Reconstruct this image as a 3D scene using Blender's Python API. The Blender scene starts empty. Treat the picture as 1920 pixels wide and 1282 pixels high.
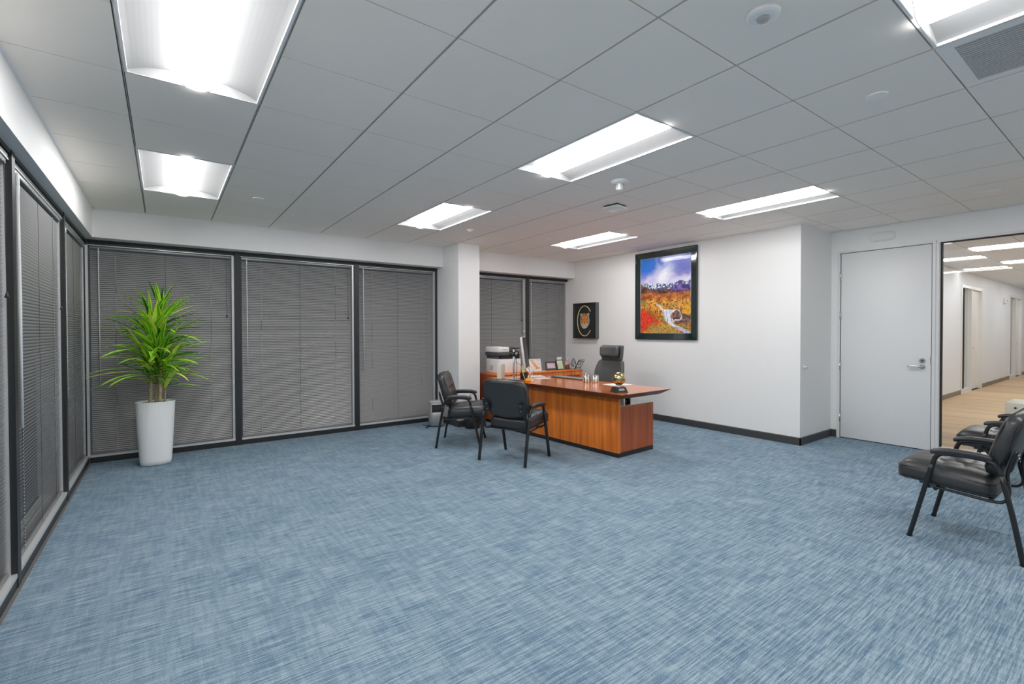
import bpy, bmesh, math, random
from mathutils import Vector, Matrix, noise
R = math.radians
PI = math.pi
rnd = random.Random(7)
scene = bpy.context.scene
COL = scene.collection

# ------------------------------------------------------------------ camera
EYE = 1.414
CEIL = 2.717
yaw, pit, rol = 0.6303, -0.0132, -0.0024
fw = Vector((math.sin(yaw) * math.cos(pit), math.cos(yaw) * math.cos(pit), math.sin(pit)))
rt = Vector((math.cos(yaw), -math.sin(yaw), 0))
up = rt.cross(fw)
r2 = rt * math.cos(rol) + up * math.sin(rol)
u2 = up * math.cos(rol) - rt * math.sin(rol)
cd = bpy.data.cameras.new('camera')
cam = bpy.data.objects.new('camera', cd)
COL.objects.link(cam)
cd.sensor_fit = 'HORIZONTAL'
cd.sensor_width = 36
cd.lens = 893.4 / 1920 * 36
cd.shift_y = -8.4 / 1920
cd.clip_start = 0.05
cam.matrix_world = Matrix(((r2.x, u2.x, -fw.x, 0), (r2.y, u2.y, -fw.y, 0), (r2.z, u2.z, -fw.z, EYE), (0, 0, 0, 1)))
scene.camera = cam

# ------------------------------------------------------------------ world and exposure
w = bpy.data.worlds.new('overcast')
scene.world = w
w.use_nodes = True
w.node_tree.nodes['Background'].inputs[0].default_value = (0.75, 0.87, 1.0, 1)
w.node_tree.nodes['Background'].inputs[1].default_value = 0.05
scene.view_settings.view_transform = 'Standard'
scene.view_settings.look = 'None'
scene.view_settings.exposure = 0.0
scene.view_settings.gamma = 1
scene.view_settings.use_curve_mapping = False
LAMP = 31.5          # strength of the troffer lenses
scene.cycles.max_bounces = 10
scene.cycles.diffuse_bounces = 6
scene.cycles.glossy_bounces = 4
scene.cycles.transmission_bounces = 6
scene.cycles.transparent_max_bounces = 12
scene.cycles.use_denoising = True
scene.cycles.caustics_reflective = False
scene.cycles.caustics_refractive = False

# ------------------------------------------------------------------ materials
def srgb(r, g, b):
    f = lambda c: (c / 255 / 12.92) if c <= 10 else ((c / 255 + .055) / 1.055) ** 2.4
    return (f(r), f(g), f(b), 1)

def mat(name, col, rough=.5, metal=0, spec=.5, coat=0, var=0, vscale=20, bump=0, bscale=200, emit=None, es=0):
    m = bpy.data.materials.new(name)
    m.use_nodes = True
    nt = m.node_tree
    b = nt.nodes['Principled BSDF']
    b.inputs['Base Color'].default_value = col
    b.inputs['Roughness'].default_value = rough
    b.inputs['Metallic'].default_value = metal
    b.inputs['Specular IOR Level'].default_value = spec
    b.inputs['Coat Weight'].default_value = coat
    b.inputs['Coat Roughness'].default_value = .05
    if emit:
        b.inputs['Emission Color'].default_value = emit
        b.inputs['Emission Strength'].default_value = es
    tc = nt.nodes.new('ShaderNodeTexCoord')
    if var:
        n = nt.nodes.new('ShaderNodeTexNoise')
        n.inputs['Scale'].default_value = vscale
        n.inputs['Detail'].default_value = 4
        nt.links.new(tc.outputs['Object'], n.inputs['Vector'])
        mx = nt.nodes.new('ShaderNodeMix')
        mx.data_type = 'RGBA'
        mx.inputs['A'].default_value = tuple(c * (1 - var) for c in col[:3]) + (1,)
        mx.inputs['B'].default_value = tuple(min(1, c * (1 + var)) for c in col[:3]) + (1,)
        nt.links.new(n.outputs['Fac'], mx.inputs['Factor'])
        nt.links.new(mx.outputs['Result'], b.inputs['Base Color'])
    if bump:
        n = nt.nodes.new('ShaderNodeTexNoise')
        n.inputs['Scale'].default_value = bscale
        n.inputs['Detail'].default_value = 3
        nt.links.new(tc.outputs['Object'], n.inputs['Vector'])
        bp = nt.nodes.new('ShaderNodeBump')
        bp.inputs['Strength'].default_value = bump
        bp.inputs['Distance'].default_value = .01
        nt.links.new(n.outputs['Fac'], bp.inputs['Height'])
        nt.links.new(bp.outputs['Normal'], b.inputs['Normal'])
    return m

M = {}
M['wall'] = mat('wall_paint', (.845, .84, .83, 1), .55, var=.012, vscale=3, bump=.02, bscale=300)
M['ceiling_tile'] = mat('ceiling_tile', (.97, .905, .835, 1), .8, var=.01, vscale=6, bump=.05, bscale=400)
M['cover_white'] = mat('cover_white', (.98, .95, .90, 1), .6, var=.01)
M['grid_dark'] = mat('grid_shadow_gap', (.03, .03, .03, 1), .7, var=.05)
M['grid_flange'] = mat('grid_flange', (.50, .50, .50, 1), .5, var=.03)
M['white_metal'] = mat('white_metal', (.86, .86, .86, 1), .35, var=.01)
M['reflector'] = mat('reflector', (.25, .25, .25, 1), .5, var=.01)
M['lens'] = mat('lamp_lens', (.9, .9, .9, 1), .4, emit=(1, 1, 1, 1), es=LAMP, var=.01)
M['strip_lens'] = mat('strip_lens', (.9, .9, .9, 1), .4, emit=(1, 1, 1, 1), es=8, var=.01)
M['dark_frame'] = mat('dark_window_frame', (.035, .036, .037, 1), .4, metal=.3, var=.1, vscale=8)
M['frame_groove'] = mat('frame_groove', (.012, .012, .012, 1), .5, var=.1)
M['silver'] = mat('silver_jamb', (.74, .74, .74, 1), .35, metal=.4, var=.05)
M['slat'] = mat('blind_slat', (.42, .41, .405, 1), .38, metal=.1, var=.06, vscale=2)
M['slat_rail'] = mat('blind_rail', (.30, .30, .30, 1), .35, metal=.3, var=.06)
M['hole_light'] = mat('blind_hole_light', (.80, .80, .80, 1), .6, var=.05)
M['cord_dark'] = mat('blind_cord_dark', (.03, .03, .03, 1), .6, var=.05)
M['wand'] = mat('clear_wand', (.80, .80, .80, 1), .2, var=.04)
M['baseboard'] = mat('dark_baseboard', (.055, .055, .055, 1), .45, var=.08, vscale=5)
M['base_brown'] = mat('brown_baseboard', (.22, .18, .13, 1), .5, var=.06)
M['edge_strip'] = mat('carpet_edge_strip', (.16, .15, .14, 1), .6, var=.1)
M['door'] = mat('door_paint', (.80, .80, .80, 1), .4, var=.01, vscale=3)
M['door_frame'] = mat('door_frame_paint', (.76, .76, .76, 1), .35, var=.01, vscale=3)
M['chrome'] = mat('satin_chrome', (.70, .70, .70, 1), .22, metal=1, var=.04)
M['gasket'] = mat('black_gasket', (.02, .02, .02, 1), .6, var=.1)
M['leather'] = mat('black_leather', (.034, .034, .035, 1), .36, spec=.6, var=.15, vscale=30, bump=.12, bscale=90)
M['leather_grey'] = mat('grey_black_leather', (.085, .085, .087, 1), .42, spec=.6, var=.1, vscale=30, bump=.08, bscale=120)
M['piping'] = mat('black_piping', (.010, .010, .010, 1), .4, var=.1)
M['black_metal'] = mat('black_metal', (.012, .013, .014, 1), .28, spec=.6, var=.1)
M['black_plastic'] = mat('black_plastic', (.02, .02, .02, 1), .4, var=.1)
M['dark_grey'] = mat('dark_grey_plastic', (.07, .07, .07, 1), .45, var=.1)
M['white_plastic'] = mat('white_plastic', (.80, .80, .79, 1), .35, var=.02)
M['cream_plastic'] = mat('cream_plastic', (.84, .80, .70, 1), .4, var=.02)
M['grey_plastic'] = mat('grey_plastic', (.40, .40, .40, 1), .4, var=.03)
M['ceramic'] = mat('white_planter', (.94, .94, .93, 1), .28, var=.01, vscale=4)
M['soil'] = mat('moss', (.10, .19, .03, 1), .9, var=.5, vscale=60, bump=1, bscale=80)
M['gold'] = mat('gold_metal', (.62, .50, .24, 1), .18, metal=1, var=.1, vscale=15)
M['gold_thread'] = mat('gold_ring', (1.0, .80, .36, 1), .4, var=.05)
M['paper'] = mat('paper', (.82, .82, .80, 1), .7, var=.03, vscale=15)
M['amber'] = mat('amber_glass', (.85, .36, .03, 1), .12, coat=.5, var=.3, vscale=40)
M['cable'] = mat('cream_cable', (.66, .58, .40, 1), .5, var=.05)
M['blue_cable'] = mat('blue_cable', (.01, .05, .16, 1), .5, var=.05)
M['rib_metal'] = mat('grille_metal', (.60, .60, .60, 1), .5, var=.05, vscale=60)
M['picture_frame'] = mat('glossy_green_black', (.008, .020, .020, 1), .08, spec=.6, coat=.6, var=.2, vscale=4)
M['mat_dark'] = mat('shadow_box_cloth', (.020, .020, .022, 1), .6, var=.2, vscale=40)
M['box_side'] = mat('shadow_box_side', (.10, .115, .105, 1), .4, var=.05)

M['pale_reflection'] = mat('pale_reflection', (.62, .68, .63, 1), .12, coat=.4, var=.02)

def glass_mat(name, refl=.08, tint=(.975, .985, .98, 1), rough=.01):
    m = bpy.data.materials.new(name)
    m.use_nodes = True
    nt = m.node_tree
    nt.nodes.remove(nt.nodes['Principled BSDF'])
    out = nt.nodes['Material Output']
    tr = nt.nodes.new('ShaderNodeBsdfTransparent')
    tr.inputs[0].default_value = tint
    gl = nt.nodes.new('ShaderNodeBsdfGlossy')
    gl.inputs['Roughness'].default_value = rough
    mx = nt.nodes.new('ShaderNodeMixShader')
    fr = nt.nodes.new('ShaderNodeFresnel')
    fr.inputs['IOR'].default_value = 1.3 + refl
    ge = nt.nodes.new('ShaderNodeNewGeometry')      # reflect on the outer face only
    sb = nt.nodes.new('ShaderNodeMath'); sb.operation = 'SUBTRACT'; sb.inputs[0].default_value = 1
    ml = nt.nodes.new('ShaderNodeMath'); ml.operation = 'MULTIPLY'
    nt.links.new(ge.outputs['Backfacing'], sb.inputs[1])
    nt.links.new(fr.outputs[0], ml.inputs[0]); nt.links.new(sb.outputs[0], ml.inputs[1])
    nt.links.new(ml.outputs[0], mx.inputs[0])
    nt.links.new(tr.outputs[0], mx.inputs[1])
    nt.links.new(gl.outputs[0], mx.inputs[2])
    nt.links.new(mx.outputs[0], out.inputs[0])
    return m
M['glass'] = glass_mat('clear_glass')
M['window_glass'] = glass_mat('window_glass', rough=.3)
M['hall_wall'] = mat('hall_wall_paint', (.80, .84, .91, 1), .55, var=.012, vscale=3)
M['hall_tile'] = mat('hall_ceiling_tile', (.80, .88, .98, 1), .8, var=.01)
M['acrylic'] = glass_mat('acrylic', .2, (.8, .84, .86, 1))

def carpet_mat():
    m = bpy.data.materials.new('blue_carpet')
    m.use_nodes = True
    nt = m.node_tree
    N, L = nt.nodes, nt.links
    b = N['Principled BSDF']
    b.inputs['Roughness'].default_value = .95
    b.inputs['Specular IOR Level'].default_value = .15
    tc = N.new('ShaderNodeTexCoord')
    def noise_(sx, sy, detail=2, rough=.5, off=0):
        mp = N.new('ShaderNodeMapping')
        mp.inputs['Scale'].default_value = (sx, sy, 1)
        mp.inputs['Location'].default_value = (off, off * 1.7, off)
        L.new(tc.outputs['Object'], mp.inputs[0])
        n = N.new('ShaderNodeTexNoise')
        n.inputs['Scale'].default_value = 1
        n.inputs['Detail'].default_value = detail
        n.inputs['Roughness'].default_value = rough
        L.new(mp.outputs[0], n.inputs['Vector'])
        return n.outputs['Fac']
    def ramp(f, a, c):
        r = N.new('ShaderNodeMapRange')
        r.inputs['From Min'].default_value = a
        r.inputs['From Max'].default_value = c
        L.new(f, r.inputs['Value'])
        return r.outputs['Result']
    def mth(op, a, c):
        n = N.new('ShaderNodeMath')
        n.operation = op
        for i, v in enumerate((a, c)):
            if isinstance(v, (int, float)): n.inputs[i].default_value = v
            else: L.new(v, n.inputs[i])
        return n.outputs[0]
    s1 = ramp(noise_(4.2, 105, 2, .6), .42, .58)             # long thin streaks along x
    s2 = ramp(noise_(9, 210, 2, .6, 3.1), .40, .60)         # finer streaks
    s3 = ramp(noise_(38, 4.5, 2, .6, 7.7), .42, .58)        # cross streaks along y
    pt = ramp(noise_(2.2, 3.0, 3, .6, 1.3), .40, .60)       # patches
    sp = ramp(noise_(260, 260, 2, .7, 5.0), .38, .62)       # pile
    f = mth('ADD', mth('MULTIPLY', s1, .27), mth('MULTIPLY', s2, .21))
    f = mth('ADD', f, mth('MULTIPLY', s3, .09))
    f = mth('ADD', f, mth('MULTIPLY', pt, .06))
    f = mth('ADD', f, mth('MULTIPLY', sp, .36))
    cr = N.new('ShaderNodeValToRGB')
    e = cr.color_ramp.elements
    e[0].position = .10; e[0].color = (.062, .125, .198, 1)
    e[1].position = .92; e[1].color = (.435, .520, .560, 1)
    mid = e.new(.50); mid.color = (.208, .298, .375, 1)
    L.new(f, cr.inputs[0])
    L.new(cr.outputs[0], b.inputs['Base Color'])
    bp = N.new('ShaderNodeBump')
    bp.inputs['Strength'].default_value = .35
    bp.inputs['Distance'].default_value = .004
    L.new(f, bp.inputs['Height'])
    L.new(bp.outputs[0], b.inputs['Normal'])
    return m
M['carpet'] = carpet_mat()

def wood_mat(name, c1, c2, sc, rough=.3, coat=.3, axis='z'):
    """grain runs along axis (object space)"""
    m = bpy.data.materials.new(name)
    m.use_nodes = True
    nt = m.node_tree
    N, L = nt.nodes, nt.links
    b = N['Principled BSDF']
    b.inputs['Roughness'].default_value = rough
    b.inputs['Coat Weight'].default_value = coat
    b.inputs['Coat Roughness'].default_value = .06
    tc = N.new('ShaderNodeTexCoord')
    mp = N.new('ShaderNodeMapping')
    s = {'z': (sc, sc, sc * .05), 'y': (sc, sc * .05, sc), 'x': (sc * .05, sc, sc)}[axis]
    mp.inputs['Scale'].default_value = s
    L.new(tc.outputs['Object'], mp.inputs[0])
    n = N.new('ShaderNodeTexNoise')
    n.inputs['Scale'].default_value = 1
    n.inputs['Detail'].default_value = 5
    n.inputs['Distortion'].default_value = .6
    L.new(mp.outputs[0], n.inputs['Vector'])
    mp2 = N.new('ShaderNodeMapping')
    mp2.inputs['Scale'].default_value = tuple(v * .18 for v in s)
    L.new(tc.outputs['Object'], mp2.inputs[0])
    n2 = N.new('ShaderNodeTexNoise')
    n2.inputs['Scale'].default_value = 1
    n2.inputs['Detail'].default_value = 2
    L.new(mp2.outputs[0], n2.inputs['Vector'])
    ad = N.new('ShaderNodeMath'); ad.operation = 'ADD'
    L.new(n.outputs['Fac'], ad.inputs[0]); L.new(n2.outputs['Fac'], ad.inputs[1])
    cr = N.new('ShaderNodeValToRGB')
    cr.color_ramp.elements[0].position = .72; cr.color_ramp.elements[0].color = c1
    cr.color_ramp.elements[1].position = 1.28; cr.color_ramp.elements[1].color = c2
    mr = N.new('ShaderNodeMapRange'); mr.inputs['From Max'].default_value = 2
    L.new(ad.outputs[0], mr.inputs[0])
    cr.color_ramp.elements[0].position = .36
    cr.color_ramp.elements[1].position = .64
    L.new(mr.outputs[0], cr.inputs[0])
    L.new(cr.outputs[0], b.inputs['Base Color'])
    return m
M['cherry'] = wood_mat('cherry_veneer', (.52, .105, .010, 1), (.97, .275, .030, 1), 26, .30, .3, 'z')
M['cherry_dark'] = wood_mat('cherry_end_veneer', (.30, .055, .012, 1), (.50, .115, .024, 1), 26, .32, .25, 'z')
M['cherry_top'] = wood_mat('cherry_top', (.50, .115, .018, 1), (.82, .25, .04, 1), 22, .16, .35, 'y')
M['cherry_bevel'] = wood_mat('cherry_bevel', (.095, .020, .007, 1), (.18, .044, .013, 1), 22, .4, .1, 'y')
M['hall_wood'] = wood_mat('hall_floor_oak', (.42, .275, .145, 1), (.70, .49, .28, 1), 7, .5, .05, 'y')
M['hall_plank'] = M['hall_wood']
M['bark'] = mat('cane_bark', (.46, .36, .21, 1), .8, var=.45, vscale=30, bump=.6, bscale=60)

def attr_mat(name, attr='col', rough=.5, coat=0):
    m = bpy.data.materials.new(name)
    m.use_nodes = True
    nt = m.node_tree
    b = nt.nodes['Principled BSDF']
    a = nt.nodes.new('ShaderNodeAttribute')
    a.attribute_name = attr
    nt.links.new(a.outputs['Color'], b.inputs['Base Color'])
    b.inputs['Roughness'].default_value = rough
    b.inputs['Coat Weight'].default_value = coat
    b.inputs['Coat Roughness'].default_value = .03
    return m
M['leaf'] = attr_mat('leaf', rough=.4)
M['print'] = attr_mat('printed_picture', rough=.35, coat=.35)

# ------------------------------------------------------------------ mesh builder
class MB:
    def __init__(s):
        s.v, s.f, s.mi, s.c, s.sm = [], [], [], [], []
        s.mats = []
        s.cur = 0
        s.smooth = False
    def use(s, m, smooth=None):
        if m not in s.mats: s.mats.append(m)
        s.cur = s.mats.index(m)
        if smooth is not None: s.smooth = smooth
        return s
    def face(s, idx):
        s.f.append(tuple(idx)); s.mi.append(s.cur); s.sm.append(s.smooth)
    def vert(s, p, c=(1, 1, 1)):
        s.v.append(tuple(p)); s.c.append(c); return len(s.v) - 1
    def quad(s, a, b, c, d):
        i = len(s.v)
        for p in (a, b, c, d): s.vert(p)
        s.face((i, i + 1, i + 2, i + 3))
    def box(s, x0, y0, z0, x1, y1, z1, bev=0):
        if bev > 0:
            rb = rbox(x1 - x0, y1 - y0, z1 - z0, bev, 1)
            sm, s.smooth = s.smooth, True
            s.add(rb, Matrix.Translation(((x0 + x1) / 2, (y0 + y1) / 2, (z0 + z1) / 2)))
            s.smooth = sm
            return s
        i = len(s.v)
        for z in (z0, z1):
            for x, y in ((x0, y0), (x1, y0), (x1, y1), (x0, y1)): s.vert((x, y, z))
        sm, s.smooth = s.smooth, False
        for q in ((3, 2, 1, 0), (4, 5, 6, 7), (0, 1, 5, 4), (1, 2, 6, 5), (2, 3, 7, 6), (3, 0, 4, 7)):
            s.face([i + k for k in q])
        s.smooth = sm
        return s
    def add(s, vf, mtx=None):
        i = len(s.v)
        for p in vf[0]: s.vert(mtx @ Vector(p) if mtx else p)
        for q in vf[1]: s.face([i + k for k in q])
        return s
    def tube(s, pts, r, seg=10, sx=1.0, sy=1.0, ref=(0, 0, 1), cap=True, close=False):
        pts = [Vector(p) for p in pts]
        n = len(pts)
        rr = r if isinstance(r, (list, tuple)) else [r] * n
        sm, s.smooth = s.smooth, True
        rings = []
        ref = Vector(ref)
        for k, p in enumerate(pts):
            if close: t = pts[(k + 1) % n] - pts[k - 1]
            else: t = pts[min(k + 1, n - 1)] - pts[max(k - 1, 0)]
            t.normalize()
            a = t.cross(ref)
            if a.length < 1e-3: a = t.cross(Vector((1, 0, 0)) if abs(t.x) < .9 else Vector((0, 1, 0)))
            a.normalize()
            b = a.cross(t)
            ring = []
            for j in range(seg):
                an = 2 * PI * j / seg
                ring.append(s.vert(p + a * math.cos(an) * rr[k] * sx + b * math.sin(an) * rr[k] * sy))
            rings.append(ring)
        m = n if close else n - 1
        for k in range(m):
            A, B = rings[k], rings[(k + 1) % n]
            for j in range(seg): s.face((A[j], B[j], B[(j + 1) % seg], A[(j + 1) % seg]))
        if cap and not close:
            s.smooth = False
            s.face(rings[0]); s.face(rings[-1][::-1])
        s.smooth = sm
        return s
    def lathe(s, prof, seg=24, c=(0, 0, 0), ex=1, ey=1, power=1.0, smooth=True):
        """prof: (r, z) list; superellipse exponent via power (<1 squarer)"""
        sm, s.smooth = s.smooth, smooth
        rings = []
        for r, z in prof:
            ring = []
            for j in range(seg):
                an = 2 * PI * j / seg
                cx, cy = math.cos(an), math.sin(an)
                cx = math.copysign(abs(cx) ** power, cx); cy = math.copysign(abs(cy) ** power, cy)
                ring.append(s.vert((c[0] + r * cx * ex, c[1] + r * cy * ey, c[2] + z)))
            rings.append(ring)
        for A, B in zip(rings, rings[1:]):
            for j in range(seg): s.face((A[j], A[(j + 1) % seg], B[(j + 1) % seg], B[j]))
        s.smooth = False
        if prof[0][0] > 1e-5: s.face(rings[0][::-1])
        if prof[-1][0] > 1e-5: s.face(rings[-1])
        s.smooth = sm
        return s
    def build(s, name, parent=None, loc=(0, 0, 0), origin=None, color=False):
        """origin: world/local point taken as the object's own origin"""
        o = origin or (0, 0, 0)
        me = bpy.data.meshes.new(name)
        me.from_pydata([(v[0] - o[0], v[1] - o[1], v[2] - o[2]) for v in s.v], [], s.f)
        for m in s.mats: me.materials.append(m)
        me.polygons.foreach_set('material_index', s.mi)
        me.polygons.foreach_set('use_smooth', s.sm)
        if color:
            at = me.color_attributes.new('col', 'FLOAT_COLOR', 'POINT')
            flat = []
            for c in s.c: flat += [c[0], c[1], c[2], 1]
            at.data.foreach_set('color', flat)
        me.update()
        ob = bpy.data.objects.new(name, me)
        COL.objects.link(ob)
        ob.location = (loc[0] + o[0], loc[1] + o[1], loc[2] + o[2])
        if parent: ob.parent = parent
        return ob

def rbox(w, d, h, r, n=3, fn=None, div=1):
    """rounded box as (verts, faces): n segments per rounded corner, div flat divisions"""
    def axis(L):
        L /= 2
        rr = min(r, L * .999)
        c = L - rr
        out = []
        for k in range(n + 1):
            t = -PI / 2 + (PI / 2) * k / n
            out.append((-c, -1, math.tan(-PI / 4 + (PI / 4) * k / n)))
        for k in range(1, div): out.append((-c + 2 * c * k / div, 0, 0))
        for k in range(n + 1):
            out.append((c, 1, math.tan((PI / 4) * k / n)))
        return out, c, rr
    ax, cx, rx = axis(w); ay, cy, ry = axis(d); az, cz, rz = axis(h)
    rr = min(rx, ry, rz)
    V, F, idx = [], [], {}
    def put(u, v, fix, sgn):
        # u, v axis entries: (base, side, t)
        p = [0, 0, 0]; q = [0, 0, 0]
        o = [i for i in range(3) if i != fix]
        p[o[0]], p[o[1]] = u[0], v[0]
        q[o[0]], q[o[1]] = u[2], v[2]
        p[fix] = (cx, cy, cz)[fix] * sgn; q[fix] = sgn
        l = math.sqrt(sum(k * k for k in q))
        P = tuple(p[i] + q[i] / l * (rx, ry, rz)[i] for i in range(3))
        key = tuple(round(k, 6) for k in P)
        if key not in idx:
            idx[key] = len(V); V.append(P)
        return idx[key]
    for fix, (A, B) in ((2, (ax, ay)), (1, (ax, az)), (0, (ay, az))):
        for sgn in (-1, 1):
            for i in range(len(A) - 1):
                for j in range(len(B) - 1):
                    q = [put(A[i], B[j], fix, sgn), put(A[i + 1], B[j], fix, sgn), put(A[i + 1], B[j + 1], fix, sgn), put(A[i], B[j + 1], fix, sgn)]
                    flip = (sgn > 0) != (fix != 1)
                    if flip: q = q[::-1]
                    u = []
                    for k in q:
                        if k not in u: u.append(k)
                    if len(u) >= 3: F.append(tuple(u))
    if fn: V = [tuple(fn(Vector(p))) for p in V]
    return V, F

def smooth_path(pts, n=6):
    """Catmull-Rom through pts"""
    P = [Vector(p) for p in pts]
    P = [P[0] * 2 - P[1]] + P + [P[-1] * 2 - P[-2]]
    out = []
    for k in range(1, len(P) - 2):
        for j in range(n):
            t = j / n
            a, b, c, d = P[k - 1], P[k], P[k + 1], P[k + 2]
            out.append(.5 * ((2 * b) + (c - a) * t + (2 * a - 5 * b + 4 * c - d) * t * t + (3 * b - a - 3 * c + d) * t ** 3))
    out.append(P[-2].copy())
    return out

def tag(o, label=None, cat=None, group=None, kind=None):
    if label: o['label'] = label
    if cat: o['category'] = cat
    if group: o['group'] = group
    if kind: o['kind'] = kind
    return o
def thing(name, label, cat, loc=(0, 0, 0), rz=0, group=None):
    o = bpy.data.objects.new(name, None)
    COL.objects.link(o)
    o.empty_display_size = .1
    o.location = loc
    o.rotation_euler = (0, 0, rz)
    return tag(o, label, cat, group)
def struct(mb, name, label=None, **k):
    o = mb.build(name, **k)
    o['kind'] = 'structure'
    if label: o['label'] = label
    return o
def copy_tree(o, parent=None):
    c = o.copy(); COL.objects.link(c)
    if parent: c.parent = parent
    for ch in list(o.children): copy_tree(ch, c)
    return c

# ------------------------------------------------------------------ room shell
XL, XLW, YB, YBW = -.60, -.68, 6.62, 6.82       # soffit and window planes
XA, YA, XD, YF = 6.30, 2.635, 7.21, -2.6        # picture wall, alcove return, door wall, wall behind the camera
CX0, CX1, CY = 3.50, 3.865, 6.13                # column
HEAD = 2.41

b = MB().use(M['carpet']); b.box(XLW - .02, YF, -.05, XD + .06, YBW + .02, 0)
struct(b, 'floor', 'blue grey carpet with fine broken stripes')
b = MB().use(M['wall']); b.box(XL - .35, YF, HEAD, XL, YBW + .3, 2.9); b.box(XL - .35, YF, -.05, XL, 2.15, HEAD)
struct(b, 'wall_left', 'white painted wall above the left windows')
b = MB().use(M['wall']); b.box(XL, YB, HEAD, XA + .02, YBW + .3, 2.9)
struct(b, 'wall_back', 'white painted band above the back windows')
b = MB().use(M['wall'])
b.box(CX0, CY, 0, CX1, YBW + .3, CEIL)
struct(b, 'wall_column', 'white square column between the back windows')
b = MB().use(M['wall']); b.box(XA, YA, 0, XA + .2, YBW + .3, 2.9); b.box(XA + .2, YA, 0, XD + .12, YA + .14, 2.9)
struct(b, 'wall_right', 'white wall that carries the framed pictures')
DY0, DY1, DZ = 1.597, 2.530, 2.425              # door opening
GY0, GY1, GZ0, GZ1 = -.60, 1.530, .065, 2.415   # glass opening
b = MB().use(M['wall'])
b.box(XD, YF, 2.445, XD + .12, YA, 2.9)
b.box(XD, DY1 + .03, 0, XD + .12, YA, 2.445)
b.box(XD, YF, 0, XD + .12, GY0 - .04, 2.445)
struct(b, 'wall_door', 'white wall around the door and the glass panel')
b = MB().use(M['wall']); b.box(XL - .35, YF - .12, 0, XD + .12, YF, 2.9)
struct(b, 'wall_front')

# baseboards
def base_run(mb, x0, y0, x1, y1, nx, ny, h=.096, t=.012):
    # prism along wall from p0 to p1, thickness toward (nx, ny)
    prof = [(0, 0), (t, 0), (t, h - .008), (t * .5, h), (0, h)]
    i = len(mb.v)
    for (x, y) in ((x0, y0), (x1, y1)):
        for a, z in prof: mb.vert((x + nx * a, y + ny * a, z))
    n = len(prof)
    for k in range(n): mb.face((i + k, i + (k + 1) % n, i + n + (k + 1) % n, i + n + k))
    mb.face([i + k for k in range(n)][::-1]); mb.face([i + n + k for k in range(n)])
b = MB().use(M['baseboard'])
base_run(b, XA, YA - .012, XA, YBW, -1, 0)
base_run(b, XA - .012, YA, XD, YA, 0, -1)
struct(b, 'baseboard_right', 'dark grey vinyl baseboard')
b = MB().use(M['baseboard']); base_run(b, XD, DY1 + .035, XD, YA, -1, 0)
struct(b, 'baseboard_door', 'dark grey vinyl baseboard')
b = MB().use(M['baseboard'])
base_run(b, CX0, CY, CX0, YBW, -1, 0); base_run(b, CX0 - .012, CY, CX1 + .012, CY, 0, -1); base_run(b, CX1, CY, CX1, YBW, 1, 0)
struct(b, 'baseboard_column', 'dark grey vinyl baseboard')

# ------------------------------------------------------------------ suspended ceiling
GX0, GYZ, T = -.154, 2.475, .6096
gx = lambda i: GX0 + i * T
gy = lambda j: GYZ + j * T
FIX = [(0, -1), (0, 3), (4, -5), (4, -1), (4, 3), (8, -1), (8, 3), (0, -5), (8, -6)]
taken = set()
for i, j in FIX:
    taken.add((i, j)); taken.add((i, j + 1))
VENT = (5, -4)
taken.add(VENT)
def clip(a, lo, hi): return max(lo, min(hi, a))
b = MB()
for i in range(-2, 13):
    for j in range(-10, 8):
        if (i, j) in taken: continue
        x0, x1 = clip(gx(i), XL, XD), clip(gx(i + 1), XL, XD)
        y0, y1 = clip(gy(j), YF, YB), clip(gy(j + 1), YF, YB)
        if x1 - x0 < .03 or y1 - y0 < .03: continue
        ax = .0065; ay = .0032
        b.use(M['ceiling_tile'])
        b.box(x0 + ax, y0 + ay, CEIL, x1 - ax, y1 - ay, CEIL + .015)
struct(b, 'ceiling', 'light grey suspended ceiling of square tiles')
b = MB().use(M['grid_flange'])
for i in range(-1, 13):
    x = gx(i)
    if XL < x < XD: b.box(x - .0022, YF, CEIL + .003, x + .0022, YB, CEIL + .012)
struct(b, 'trim_1', 'thin metal runners of the ceiling grid')
# dark void behind the reveals
b = MB().use(M['grid_dark'])
for i in range(-2, 13):
    for j in range(-10, 8):
        if (i, j) in taken: continue
        x0, x1 = clip(gx(i), XL, XD), clip(gx(i + 1), XL, XD)
        y0, y1 = clip(gy(j), YF, YB), clip(gy(j + 1), YF, YB)
        if x1 - x0 < .003 or y1 - y0 < .003: continue
        b.box(x0, y0, CEIL + .013, x1, y1, CEIL + .02)
for j in range(-10, 8):
    y = gy(j)
    if not YF < y < YB: continue
    for i in range(-2, 13):
        if (i, j) in taken and (i, j - 1) in taken: continue
        b.box(clip(gx(i), XL, XD), y - .003, CEIL + .013, clip(gx(i + 1), XL, XD), y + .003, CEIL + .02)
struct(b, 'trim_2', 'dark gap behind the ceiling grid')
b = MB().use(M['wall']); b.box(XL, YF, CEIL + .15, XD, YBW, CEIL + .2)
struct(b, 'ceiling_slab', 'slab above the suspended ceiling')
b = MB().use(M['white_metal'])
b.box(XL, YF, CEIL - .001, XL + .02, YB, CEIL + .012); b.box(XL, YB - .02, CEIL - .001, CX0, YB, CEIL + .012); b.box(CX1, YB - .02, CEIL - .001, XA, YB, CEIL + .012)
struct(b, 'trim_3', 'white wall angle at the edge of the ceiling')

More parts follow.
